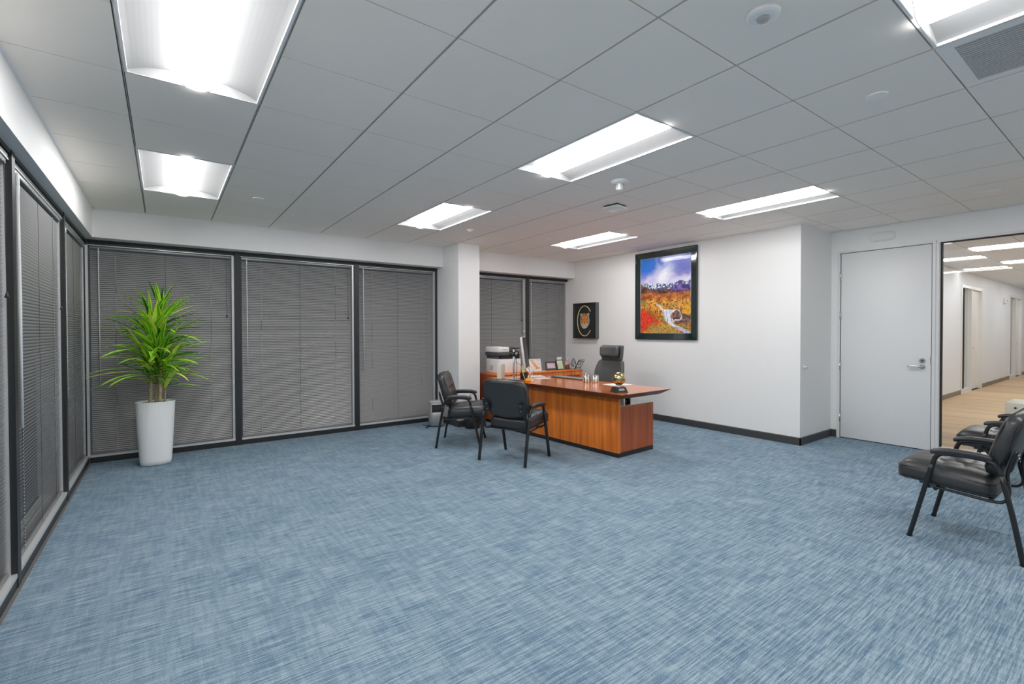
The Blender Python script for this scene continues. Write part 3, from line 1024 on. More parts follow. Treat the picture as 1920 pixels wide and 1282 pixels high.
for s in (-1, 1):
    b = MB().use(M['black_metal']); b.tube(smooth_path([(0, s * .22, .43), (0, s * .30, .45), (.0, s * .31, .60), (.0, s * .31, .645)], 4), .013, 8); ar = b.build('arm_support', t)
    b = MB().use(M['leather_grey'], True); b.add(rbox(.26, .07, .035, .016, 3), Matrix.Translation((.02, s * .31, .655))); b.build('armrest', t)

# ------------------------------------------------------------------ things on the desk
t = thing('ball_trophy', 'gold ball trophy on a square black base at the desk corner', 'trophy', (4.045, 3.545, DH), R(-20))
b = MB().use(M['black_plastic'])
def frus(mb, a0, a1, z0, z1):
    A = [(-a0, -a0, z0), (a0, -a0, z0), (a0, a0, z0), (-a0, a0, z0)]; B = [(-a1, -a1, z1), (a1, -a1, z1), (a1, a1, z1), (-a1, a1, z1)]
    for k in range(4): mb.quad(A[k], A[(k + 1) % 4], B[(k + 1) % 4], B[k])
    mb.quad(*A[::-1]); mb.quad(*B)
frus(b, .074, .070, 0, .012); frus(b, .067, .055, .012, .058); b.build('base', t)
b = MB().use(M['grey_plastic']); b.quad((-.035, -.0645, .024), (.035, -.0645, .024), (.032, -.0592, .046), (-.032, -.0592, .046)); b.build('name_plate', t)
b = MB().use(M['silver']); b.lathe([(.03, .058), (.016, .063), (.013, .070), (.022, .078)], 20); b.build('stem', t)
b = MB().use(M['gold'])
V = []
rr = .073
b.lathe([(rr * math.sin(PI * k / 20), .148 - rr * math.cos(PI * k / 20)) for k in range(21)], 32)
ball = b.build('ball', t)
b = MB().use(M['black_metal'])
for q in range(2):
    b.tube([(rr * math.cos(a) * (1 if q else 0) + 0, rr * math.cos(a) * (0 if q else 1), .148 + rr * math.sin(a)) for a in [2 * PI * k / 40 for k in range(40)]], .0014, 6, close=True)
b.tube([(rr * math.cos(a), rr * math.sin(a), .148) for a in [2 * PI * k / 40 for k in range(40)]], .0014, 6, close=True)
b.build('seam', ball)

# silver striped cup
def striped_cup(label, x, y, r_, h_, n):
    t = thing('desk_cup', label, 'cup', (x, y, DH))
    b = MB().use(M['chrome']); b.lathe([(r_ - .002, 0), (r_, .004), (r_, h_), (r_ - .004, h_), (r_ - .005, .01), (0, .01)], 30); b.build('cup_body', t)
    for k in range(n):
        a = 2 * PI * k / n
        b = MB().use(M['paper'] if k % 2 else M['dark_grey'])
        q_ = 2 * PI / n * (.62 if k % 2 else .30)
        pts = [((r_ + .0008) * math.cos(a + q_ * j / 4), (r_ + .0008) * math.sin(a + q_ * j / 4)) for j in range(5)]
        for (xa, ya), (xb, yb) in zip(pts, pts[1:]): b.quad((xa, ya, .004), (xb, yb, .004), (xb, yb, h_ - .003), (xa, ya, h_ - .003))
        b.build('stripe', t)
striped_cup('larger silver cup with vertical white and dark stripes on the desk', 4.505, 4.50, .052, .112, 16)
striped_cup('smaller silver striped cup, right of the larger striped cup', 4.565, 4.405, .044, .098, 14)
def paper(x, y, w_, d_, rz, label, z, n=3):
    b = MB().use(M['paper'])
    for k in range(n): b.box(-w_ / 2 + .002 * (k % 2), -d_ / 2 + .001 * k, k * .0012, w_ / 2, d_ / 2, k * .0012 + .001)
    o = b.build('paper_sheets', loc=(x, y, z)); o.rotation_euler = (0, 0, R(rz))
    tag(o, label, 'papers')
paper(4.60, 4.05, .22, .30, 82, 'white papers on the desk between the cups and the gold ball trophy', DH)
paper(4.42, 5.50, .22, .30, 70, 'small stack of papers on the far side of the desk near the credenza', DH, 6)
paper(4.35, 5.25, .16, .22, 80, 'papers lying beside the keyboard on the desk', DH, 2)
# keyboard
t = thing('keyboard', 'flat dark keyboard lying on the desk', 'keyboard', (4.66, 5.00, DH), R(93))
b = MB().use(M['dark_grey']); b.box(-.30, -.075, 0, .30, .075, .014, .004); b.build('case', t)
b = MB().use(M['grey_plastic'])
for r_ in range(5):
    for c_ in range(18): b.box(-.285 + c_ * .0318, -.066 + r_ * .026, .014, -.285 + c_ * .0318 + .026, -.066 + r_ * .026 + .021, .018)
b.build('keys', t)

# monitor on an arm
t = thing('monitor', 'silver-edged computer monitor seen from its side, on a pole arm', 'monitor', (3.875, 5.27, DH))
b = MB().use(M['silver'])
b.lathe([(.0, 0), (.07, 0), (.07, .008), (.02, .014)], 24); b.tube([(0, 0, .01), (0, 0, .43)], .014, 14); b.use(M['black_plastic']); b.tube([(0, 0, .43), (0, 0, .445)], .017, 14)
b.build('pole', t)
b = MB().use(M['silver']); b.tube([(0, 0, .36), (.09, .03, .37)], .017, 12); b.tube([(.09, .03, .37), (.17, .04, .36)], .015, 12); b.use(M['black_metal']); b.tube([(.09, .03, .335), (.09, .03, .40)], .022, 14); b.tube([(.0, .0, .33), (.0, .0, .39)], .022, 14)
b.build('arm', t)
mm = Matrix.Translation((.235, .06, .375)) @ Matrix.Rotation(R(-43), 4, 'Z') @ Matrix.Rotation(R(-7), 4, 'Y')
# local frame: +x normal of the screen
b = MB().use(M['silver'], True); b.add(rbox(.034, .56, .44, .010, 3), mm); sc_ = b.build('casing', t)
b = MB().use(M['black_plastic']); b.add(rbox(.006, .545, .425, .002, 1), mm @ Matrix.Translation((.0165, 0, 0))); b.build('screen', sc_)
b = MB().use(M['dark_grey']); b.add(rbox(.012, .12, .12, .003, 1), mm @ Matrix.Translation((-.022, 0, 0))); b.build('mount_plate', t)
b = MB().use(M['black_plastic'])
b.tube(smooth_path([(.02, -.01, .33), (.03, -.03, .2), (.02, -.03, .05), (.02, -.02, .006)], 6), .004, 6)
b.tube(smooth_path([(.01, -.01, .3), (-.03, -.03, .18), (-.015, -.02, .08), (.0, -.03, .004)], 6), .0025, 6)
b.tube(smooth_path([(.01, -.01, .26), (.10, -.03, .20), (.12, -.02, .12), (.12, 0, .006)], 6), .0025, 6)
b.build('cable', t)

o = MB().use(M['cream_plastic'], True).add(rbox(.085, .085, .215, .008, 2)).build('router_box', loc=(3.86, 5.56, DH + .1075)); o.rotation_euler = (0, 0, R(10))
tag(o, 'upright white box on the desk in front of the printer', 'box')
t = thing('pen_holder', 'black square pen holder on the desk beside a silver post', 'pen holder', (4.06, 5.28, DH), R(10))
b = MB().use(M['black_plastic']); b.box(-.038, -.038, 0, .038, .038, .095); b.build('holder', t)
b = MB().use(M['cherry_dark'])
b.tube([(0, .01, .05), (-.015, .02, .125)], .004, 8); b.tube([(.01, -.01, .05), (.02, -.015, .13)], .004, 8); b.build('pens', t)
t = thing('phone_stand', 'silver post stand with a round base and pale looping cable on the desk', 'stand', (4.07, 5.16, DH))
b = MB().use(M['silver']); b.lathe([(0, 0), (.07, 0), (.07, .006), (.012, .010)], 28); b.build('base', t)
b = MB().use(M['chrome']); b.tube([(0, 0, .008), (0, 0, .15)], .011, 12); b.build('post', t)
b = MB().use(M['silver'], True); b.add(rbox(.05, .02, .03, .008, 2), Matrix.Translation((.0, 0, .155)) @ Matrix.Rotation(R(25), 4, 'Y')); b.tube(smooth_path([(.01, 0, .15), (.035, 0, .165), (.055, 0, .185)], 4), .005, 8); b.build('clamp_head', t)
t = thing('amber_paperweight', 'shiny amber glass paperweight on the near edge of the desk', 'paperweight', (3.93, 5.02, DH), R(20))
b = MB().use(M['amber'])
b.lathe([(0, 0), (.035, .0), (.045, .012), (.04, .032), (.02, .045), (0, .047)], 9, smooth=False); b.build('large_stone', t)
b = MB().use(M['amber']); b.lathe([(0, 0), (.02, .0), (.026, .010), (.018, .024), (0, .03)], 7, (.055, .03, 0), smooth=False); b.build('small_stone', t)
S_ = bpy.data.objects['phone_stand']
q0 = Vector((4.07, 5.16, DH))
b = MB().use(M['cable'])
b.tube([p - q0 for p in smooth_path([(3.94, 5.09, DH + .006), (3.915, 5.11, DH + .09), (3.94, 5.16, DH + .17), (3.98, 5.20, DH + .20), (4.02, 5.26, DH + .21)], 6)], .0045, 8)
b.build('charging_cable', S_)
b = MB().use(M['cable'])
b.tube([p - q0 for p in smooth_path([(3.97, 5.09, DH + .006), (3.99, 5.10, DH + .06), (4.03, 5.11, DH + .085), (4.075, 5.12, DH + .09), (4.085, 5.11, DH + .012)], 6)], .0035, 8)
b.build('charging_cable', S_)
b = MB().use(M['white_plastic']); b.tube(smooth_path([(3.98 + .085 * math.cos(a), 5.42 + .085 * math.sin(a), DH + .006 + .004 * (k % 3)) for k, a in enumerate([2 * PI * q / 14 for q in range(30)])], 3), .004, 6)
tag(b.build('coiled_cable'), 'coiled pale cable on the desk behind the monitor pole', 'cable')

# ------------------------------------------------------------------ printer
CZ = .76
t = thing('printer', 'white and black office printer with document feeder on the credenza', 'printer', (4.14, 6.01, CZ))
b = MB().use(M['white_plastic']); b.box(0, 0, .0, .42, .37, .225, .012); b.build('body', t)
b = MB().use(M['grey_plastic']); b.box(-.003, .18, .045, .002, .23, .12); b.build('side_door', t)
b = MB().use(M['dark_grey']); b.box(.01, .03, .225, .41, .36, .275); b.use(M['black_plastic']); b.box(.03, .0, .228, .39, .03, .262); b.build('output_slot', t)
b = MB().use(M['dark_grey']); b.box(-.012, -.01, .275, .43, .38, .325, .008); b.build('scanner', t)
b = MB().use(M['black_plastic']); b.box(.20, -.03, .285, .42, -.005, .32, .004); b.use(M['grey_plastic'])
for k in range(6): b.box(.22 + k * .03, -.032, .295, .238 + k * .03, -.029, .308)
b.build('control_panel', t)
b = MB().use(M['white_plastic']); b.box(-.008, .015, .325, .205, .375, .410, .012); b.use(M['grey_plastic']); b.box(.08, .0125, .37, .16, .0155, .378); b.build('document_feeder', t)
b = MB().use(M['dark_grey'])
V = [(.205, .02, .345), (.42, .02, .395), (.42, .35, .395), (.205, .35, .345)]
b.quad(*V); b.quad(*[(x, y, z - .012) for x, y, z in V][::-1]); b.quad(V[0], (V[0][0], V[0][1], V[0][2] - .012), (V[1][0], V[1][1], V[1][2] - .012), V[1])
b.box(.21, .05, .326, .40, .33, .345)
b.build('feeder_tray', t)

# ------------------------------------------------------------------ credenza-top things
def printed(name, w_, h_, nx, ny, fn, parent=None, loc=(0, 0, 0), rot=(0, 0, 0), mat_=None):
    """upright picture in the local xz plane facing -y, centred on x, from z=0"""
    b = MB().use(mat_ or M['print'])
    for j in range(ny + 1):
        for i in range(nx + 1):
            u, v = i / nx, j / ny
            c = fn(u, v)
            b.vert(((u - .5) * w_, 0, v * h_), c)
    for j in range(ny):
        for i in range(nx):
            k = j * (nx + 1) + i
            b.face((k, k + 1, k + nx + 2, k + nx + 1))
    o = b.build(name, parent, loc, color=True)
    o.rotation_euler = rot
    return o
def lin(r, g, b_): return srgb(r, g, b_)[:3]
def mixc(a, b_, t_):
    t_ = max(0, min(1, t_)); return tuple(a[k] * (1 - t_) + b_[k] * t_ for k in range(3))
def fbm(x, y, z=0, o=4):
    s, a, f = 0, .5, 1
    for _ in range(o):
        s += a * noise.noise(Vector((x * f, y * f, z))); a *= .5; f *= 2.03
    return s
def photo_frame(name, label, x, y, w_, h_, border, fm, fn, rz=0, tilt=14, dz=0):
    t = thing(name, label, 'picture frame', (x, y, CZ + dz + .005), R(rz))
    k = R(-tilt)
    mm = Matrix.Rotation(k, 4, 'X')
    b = MB().use(fm)
    for (a0, b0, a1, b1) in ((-w_ / 2, 0, w_ / 2, border), (-w_ / 2, h_ - border, w_ / 2, h_), (-w_ / 2, border, -w_ / 2 + border, h_ - border), (w_ / 2 - border, border, w_ / 2, h_ - border)):
        i0 = len(b.v); b.box(a0, 0, b0, a1, .016, b1)
        for q in range(i0, len(b.v)): b.v[q] = tuple(mm @ Vector(b.v[q]))
    b.build('frame', t)
    b = MB().use(M['black_plastic']); i0 = len(b.v); b.box(-w_ / 2 + .006, .008, .006, w_ / 2 - .006, .014, h_ - .006)
    for q in range(i0, len(b.v)): b.v[q] = tuple(mm @ Vector(b.v[q]))
    b.quad((-.02, .012, .001), (.02, .012, .001), (.02, h_ * .45, .0), (-.02, h_ * .45, .0))
    b.quad((-.015, h_ * .28, .62 * h_), (.015, h_ * .28, .62 * h_), (.02, h_ * .45, 0), (-.02, h_ * .45, 0))
    b.build('easel_back', t)
    p = printed('print', w_ - 2 * border + .004, h_ - 2 * border + .004, 24, 24, fn, t, tuple(mm @ Vector((0, .006, border - .002))), (k, 0, 0))
    return t
def f_koi(u, v):
    c = lin(225, 225, 225)
    n = fbm(u * 3, v * 3, 2)
    c = mixc(c, lin(235, 160, 50), 1.8 * max(0, .9 - abs((u - .15) - (1 - v) * .7) * 5 + n))
    c = mixc(c, lin(190, 70, 50), 2 * max(0, fbm(u * 6, v * 6, 9) + .02) * (u > .3))
    if v < .12 or v > .92 or u < .05 or u > .95: c = lin(225, 228, 232)
    return c
def f_pink(u, v): return mixc(lin(220, 205, 212), lin(205, 150, 165), fbm(u * 6, v * 6, 3) * 2 + .3 * (v > .35)) if v > .3 else mixc(lin(205, 205, 225), lin(150, 150, 180), fbm(u * 8, v * 8, 5) + .2)
def f_green(u, v):
    c = mixc(lin(228, 232, 205), lin(196, 218, 165), 1 - v)
    return mixc(c, lin(120, 155, 95), 1.8 * max(0, fbm(u * 5, v * 5, 6)) * (.25 < v < .8))
def f_yel(u, v): return mixc(lin(225, 210, 80), lin(200, 190, 120), fbm(u * 3, v * 3, 1) + .3)
photo_frame('photo_frame', 'white-bordered picture with orange and red strokes on the credenza', 4.90, 6.06, .24, .20, .012, M['silver'], f_koi, -8)
photo_frame('photo_frame', 'small white photo card with an orange figure behind the silver post', 4.72, 5.98, .12, .17, .006, M['white_plastic'], lambda u, v: mixc(lin(222, 226, 226), lin(200, 140, 70), 3 * max(0, .35 - math.hypot(u - .55, v - .45))), 0)
photo_frame('photo_frame', 'small black frame standing edge-on between two larger pictures', 5.06, 6.14, .05, .12, .007, M['black_plastic'], lambda u, v: lin(40, 40, 44), 0)
photo_frame('photo_frame', 'silver-grey frame with a small pink picture', 5.24, 6.05, .225, .145, .028, M['dark_grey'], f_pink, -4)
photo_frame('photo_frame', 'black frame with a pale green picture', 5.44, 6.04, .185, .165, .008, M['black_plastic'], f_green, 12)
b = MB().use(M['amber']); 
o = printed('yellow_card', .10, .105, 8, 8, f_yel, None, (4.63, 6.02, CZ), (R(-10), 0, 0)); tag(o, 'yellow card leaning beside the printer on the credenza', 'card')
t = thing('red_ornament', 'small red and white ornament in front of the yellow card', 'ornament', (4.61, 5.93, CZ))
b = MB().use(mat('ornament_red', (.35, .04, .03, 1), .4, var=.2)); b.lathe([(0, 0), (.02, 0), (.026, .01), (.018, .022), (0, .026)], 14); b.build('body', t)
b = MB().use(M['paper']); b.lathe([(0, .02), (.009, .026), (.009, .034), (0, .04)], 12); b.build('head', t)
t = thing('memo_card', 'cream memo card raised on a thin stand behind the green picture', 'card', (5.53, 6.19, CZ))
b = MB().use(M['paper']); b.box(-.055, -.002, .155, .055, .002, .205); b.build('card', t)
b = MB().use(M['chrome']); b.tube([(0, .004, 0), (0, .004, .17)], .003, 8); b.lathe([(0, 0), (.03, 0), (.03, .006), (0, .008)], 16); b.build('stand', t)
# figurine: small bust-like standing figure
t = thing('figurine', 'pinkish standing figurine between the green picture and the crystal award', 'figurine', (5.60, 6.06, CZ), R(-15))
fm = mat('figurine_glaze', (.42, .25, .22, 1), .3, coat=.3, var=.5, vscale=30)
b = MB().use(mat('figurine_base', (.12, .03, .03, 1), .35, coat=.3, var=.3, vscale=30))
b.lathe([(0, 0), (.045, 0), (.046, .01), (.040, .035), (.043, .055), (.030, .066), (0, .068)], 20, ey=.8); b.build('base', t)
b = MB().use(fm); b.lathe([(0, .06), (.036, .062), (.042, .085), (.040, .11), (.030, .128), (.013, .138), (.011, .146)], 20, ey=.75); b.build('torso', t)
for s in (-1, 1):
    b = MB().use(fm); b.tube(smooth_path([(s * .036, 0, .120), (s * .050, -.01, .095), (s * .035, -.032, .078), (s * .01, -.04, .082)], 4), [.010] * 13, 8); b.build('arm', t)
b = MB().use(mat('figurine_skin', (.62, .48, .42, 1), .4, var=.2, vscale=30)); b.lathe([(0, .140), (.014, .144), (.024, .160), (.025, .175), (.018, .190), (0, .197)], 18, ey=.9); b.build('head', t)
b = MB().use(M['grey_plastic']); b.lathe([(.0245, .172), (.027, .180), (.021, .194), (0, .201)], 16, (0, .003, 0)); b.build('hair', t)
# crystal award
t = thing('crystal_award', 'drop-shaped crystal award with a silver ring', 'award', (5.735, 6.055, CZ), R(-8))
b = MB().use(M['acrylic'])
pts = []
for k in range(28):
    a = 2 * PI * k / 28
    r_ = .052
    x = r_ * math.sin(a); z = -r_ * math.cos(a)
    if z > 0: x *= (1 - (z / r_) ** 1.6 * .55); z *= 1.9
    pts.append((x, .088 + z))
i0 = len(b.v)
for y in (-.012, .012):
    for (x, z) in pts: b.vert((x, y, z))
b.face([i0 + k for k in range(28)]); b.face([i0 + 28 + k for k in range(28)][::-1])
for k in range(28): b.face((i0 + k, i0 + 28 + k, i0 + 28 + (k + 1) % 28, i0 + (k + 1) % 28))
b.build('crystal', t)
b = MB().use(M['chrome']); b.tube([(.026 * math.cos(a), -.014, .085 + .034 * math.sin(a)) for a in [2 * PI * k / 28 for k in range(28)]], .0065, 8, close=True); b.build('ring', t)
b = MB().use(mat('crystal_core', (.03, .05, .08, 1), .2, var=.2)); b.tube([(x * .9, -.0125, .088 + (z - .088) * .9) for x, z in pts], .004, 6, close=True); b.lathe([(0, .008 - .008), (.02, 0), (.02, .03), (0, .03)], 14); b.build('core', t)
b = MB().use(M['silver']); b.box(-.045, -.022, 0, .045, .022, .034, .003); b.build('base', t)
# slanted black sign with rows of white lettering-like strips
t = thing('desk_plaque', 'black plaque with rows of white lettering leaning beside the picture wall', 'plaque', (5.715, 5.935, CZ), R(-3))
sh = .44
b = MB().use(M['black_plastic'])
H_ = .155
def pq(u, v, y=0): return ((u - .5) * .130 + v * H_ * .98, .00 + v * .05 + y, v * H_)
b.quad(pq(0, 0), pq(1, 0), pq(1, 1), pq(0, 1)); b.quad(pq(0, 1, .012), pq(1, 1, .012), pq(1, 0, .012), pq(0, 0, .012))
for a_, c_ in (((0, 0), (1, 0)), ((1, 0), (1, 1)), ((1, 1), (0, 1)), ((0, 1), (0, 0))): b.quad(pq(*c_), pq(*a_), pq(*a_, .012), pq(*c_, .012))
b.build('panel', t)
b = MB().use(M['paper'])
for r_ in range(6):
    v0 = .06 + r_ * .158
    u = .10 + .06 * (r_ % 2)
    while u < .86:
        w_ = rnd.uniform(.035, .085)
        hh = rnd.uniform(.055, .095)
        b.quad(pq(u, v0, -.001), pq(u + w_, v0, -.001), pq(u + w_, v0 + hh, -.001), pq(u, v0 + hh, -.001)); u += w_ + rnd.choice((.018, .018, .05))
b.build('lettering', t)
t = thing('document_tray', 'grey document folder lying on the front of the credenza', 'folder', (4.86, 5.925, CZ))
b = MB().use(M['grey_plastic']); b.box(-.11, -.03, 0, .13, .02, .012, .003); b.build('cover', t)
b = MB().use(M['paper']); b.box(-.105, -.028, .012, .12, .018, .016); b.build('sheets', t)

# ------------------------------------------------------------------ wall pictures
def sst(a, b_, x):
    t_ = max(0, min(1, (x - a) / (b_ - a))); return t_ * t_ * (3 - 2 * t_)
RIV = [(.385, .34, .014), (.365, .39, .030), (.335, .43, .018), (.315, .44, .030), (.30, .56, .12), (.275, .57, .12), (.26, .555, .08), (.17, .57, .070), (.14, .60, .055), (.11, .66, .045), (.07, .77, .06), (.03, .88, .07), (-.1, 1.2, .1)]
def f_land(u, v):
    # u: 0 left .. 1 right, v: 0 bottom .. 1 top
    n1 = fbm(u * 3.0 + 3, v * 5.2, 1.0, 5)
    n2 = fbm(u * 9, v * 16, 4.0, 5)
    n3 = fbm(u * 30, v * 44, 8.0, 3)
    n4 = noise.noise(Vector((u * 75, v * 100, 2.0)))
    # sky
    sky = mixc(lin(12, 110, 205), lin(40, 75, 190), sst(0, .8, u))
    sky = mixc(sky, lin(165, 150, 215), sst(.86, .66, v))
    wx, wy = u + .25 * n1, v + .12 * fbm(u * 4, v * 4, 12, 3)
    cl = .12 + 1.5 * fbm(wx * 2.4 - v, wy * 3.6, 5.5, 6) + .75 * math.exp(-((u - .50 - (v - .8) * .2) / .22) ** 2 - ((v - .80) / .12) ** 2) + .55 * sst(.80, .68, v) - .35 * sst(.35, .0, u) * sst(.8, .9, v)
    c = mixc(sky, lin(236, 236, 246), cl)
    c = mixc(c, lin(80, 80, 175), .55 * sst(.15, .5, fbm(u * 3 + 4, v * 5, 7, 4) + .25) * sst(.55, .8, u))
    # snowy peaks
    rid = abs(noise.noise(Vector((u * 20, 5, 5)))) * .03 + abs(noise.noise(Vector((u * 47, 2, 5)))) * .014
    ridge = .652 + rid + .014 * math.sin(u * 6 + 1)
    if v < ridge:
        rock = sst(-.02, .10, noise.noise(Vector((u * 62 + v * 40, v * 60, 1))) + 1.0 * n3 + 1.0 * n2 - .5 * (v - .64) * 10 + .05)
        c = mixc(lin(238, 242, 252), lin(62, 84, 130), rock)
    # dark left shoulder and purple right hill
    rr_ = .585 + .085 * sst(.56, .80, u) - .030 * sst(.84, .93, u) + .050 * sst(.92, 1.0, u) + .010 * fbm(u * 14, 9, 9, 4)
    lh = .655 - .30 * u + .35 * max(0, u - .22) * .6 + .006 * n3
    lh = max(lh, .582)
    if v < rr_ and u > .52:
        k = sst(rr_ - .05, rr_, v)
        c = mixc(mixc(lin(45, 35, 105), lin(125, 100, 180), .5 + 2.4 * n2 + 1.5 * n3), lin(232, 232, 244), k * sst(-.05, .12, n3 + n2 * .5))
    if v < lh: 
        cc = mixc(lin(50, 32, 38), lin(150, 95, 72), .45 + 2.2 * n2 + 1.6 * n3)
        c = mixc(c, cc, 1 - sst(.50, .72, u + .25 * n2) * sst(.53, .56, v))
    # heath bands
    e1 = .530 + .012 * n2 + .02 * n1
    hb = mixc(mixc(lin(150, 60, 25), lin(225, 140, 60), .5 + 2.2 * n2 + 2.0 * n3), lin(90, 55, 30), sst(.05, .3, n4 * .6 + n3))
    c = mixc(c, hb, sst(e1 + .006, e1 - .006, v))
    # bushes
    warm = mixc(lin(160, 95, 30), lin(242, 175, 70), .5 + 2.2 * n2 + 2.2 * n3)
    warm = mixc(warm, lin(150, 140, 70), sst(.02, .25, fbm(u * 5, v * 8, 21, 3)))
    warm = mixc(warm, lin(60, 48, 28), sst(.10, .45, -n3 * 1.2 + n4 * .5))
    c = mixc(c, warm, sst(.47 + .05 * n1, .42 + .05 * n1, v))
    # rocks on the right bank
    rk = math.exp(-((u - .82) / .22) ** 2 - ((v - .21) / .10) ** 2) * 1.5 + 1.3 * n2
    rocks = mixc(lin(46, 32, 34), lin(165, 120, 105), .42 + 1.8 * n3 + .8 * n2 + .4 * n4)
    c = mixc(c, rocks, sst(.45, .75, rk) * sst(.52, .60, u))
    yb = math.hypot((u - .95) / .15, (v - .30) / .08) - 1.2 * n2
    c = mixc(c, mixc(lin(240, 185, 45), lin(190, 120, 30), .4 + 2 * n3), sst(1.0, .7, yb))
    rb = math.hypot((u - .04) / .36, (v - .17) / .15) - 1.5 * n2 - .8 * n3
    c = mixc(c, mixc(lin(245, 80, 45), lin(185, 30, 22), .45 + 2.2 * n3 + .6 * n4), sst(1.0, .72, rb))
    lo = sst(.13, .07, v + .05 * n2) * sst(.12, .22, u) * sst(.80, .70, u)
    c = mixc(c, mixc(lin(120, 125, 80), lin(215, 165, 60), .5 + 3 * n3), lo * .85)
    # water
    for (va, ua, wa), (vb, ub, wb) in zip(RIV, RIV[1:]):
        if vb <= v <= va:
            k = (va - v) / (va - vb); cu = ua + (ub - ua) * k; wv = wa + (wb - wa) * k
            dd = abs(u - cu + .04 * n2 + .02 * n3) / wv + .8 * n3 + .3 * n4
            st = abs(noise.noise(Vector((u * 60, v * 9, 2))))
            wc = mixc(lin(242, 245, 252), lin(120, 132, 180), .05 + 1.2 * st + (.35 if v < .08 else 0))
            c = mixc(c, wc, sst(1.05, .8, dd))
    dr = math.hypot((u - .72) / .12, (v - .225) / .068) + .35 * noise.noise(Vector((u * 9, v * 12, 3))) + .3 * n3
    if u > .64: c = mixc(c, lin(230, 228, 238), sst(.16, .06, abs(dr - 1)) * (.5 + .6 * sst(-.1, .2, n3)))
    return c
def wall_picture(name, label, yc, z0, w_, h_, depth, build):
    # faces -x ; local x (to the viewer's right) runs toward -Y
    t = thing(name, label, 'picture', (XA, yc, z0), R(-90))
    build(t, w_, h_, depth)
    return t
def big(t, w_, h_, d):
    bz = .100
    b = MB().use(M['picture_frame'])
    def fr(x0, z0, x1, z1, y0, y1): b.box(x0, y0, z0, x1, y1, z1)
    o_ = .012
    # raised outer lip
    fr(-w_ / 2, 0, w_ / 2, o_, -d - .006, 0); fr(-w_ / 2, h_ - o_, w_ / 2, h_, -d - .006, 0); fr(-w_ / 2, o_, -w_ / 2 + o_, h_ - o_, -d - .006, 0); fr(w_ / 2 - o_, o_, w_ / 2, h_ - o_, -d - .006, 0)
    # mitred flat faces
    A = [(-w_ / 2 + o_, o_), (w_ / 2 - o_, o_), (w_ / 2 - o_, h_ - o_), (-w_ / 2 + o_, h_ - o_)]
    B = [(-w_ / 2 + bz, bz), (w_ / 2 - bz, bz), (w_ / 2 - bz, h_ - bz), (-w_ / 2 + bz, h_ - bz)]
    for k in range(4):
        a, c = A[k], A[(k + 1) % 4]; e_, f_ = B[(k + 1) % 4], B[k]
        b.quad((a[0], -d, a[1]), (c[0], -d, c[1]), (e_[0], -d + .008, e_[1]), (f_[0], -d + .008, f_[1]))
    b.box(-w_ / 2 + o_, -d + .012, o_, w_ / 2 - o_, 0, h_ - o_)
    b.build('frame', t)
    b = MB().use(M['silver']); y = -d + .007
    for (xa, za, xb, zb) in ((-w_ / 2 + bz, bz, w_ / 2 - bz, bz), (-w_ / 2 + bz, h_ - bz, w_ / 2 - bz, h_ - bz), (-w_ / 2 + bz, bz, -w_ / 2 + bz, h_ - bz), (w_ / 2 - bz, bz, w_ / 2 - bz, h_ - bz)):
        b.tube([(xa, y, za), (xb, y, zb)], .0028, 6)
    b.build('inner_fillet', t)
    printed('print', w_ - 2 * bz, h_ - 2 * bz, 230, 300, f_land, t, (0, -d + .0075, bz))
wall_picture('framed_landscape', 'large framed autumn mountain and waterfall picture with a glossy dark frame', 4.585, 1.279, 1.118, 1.388, .030, big)
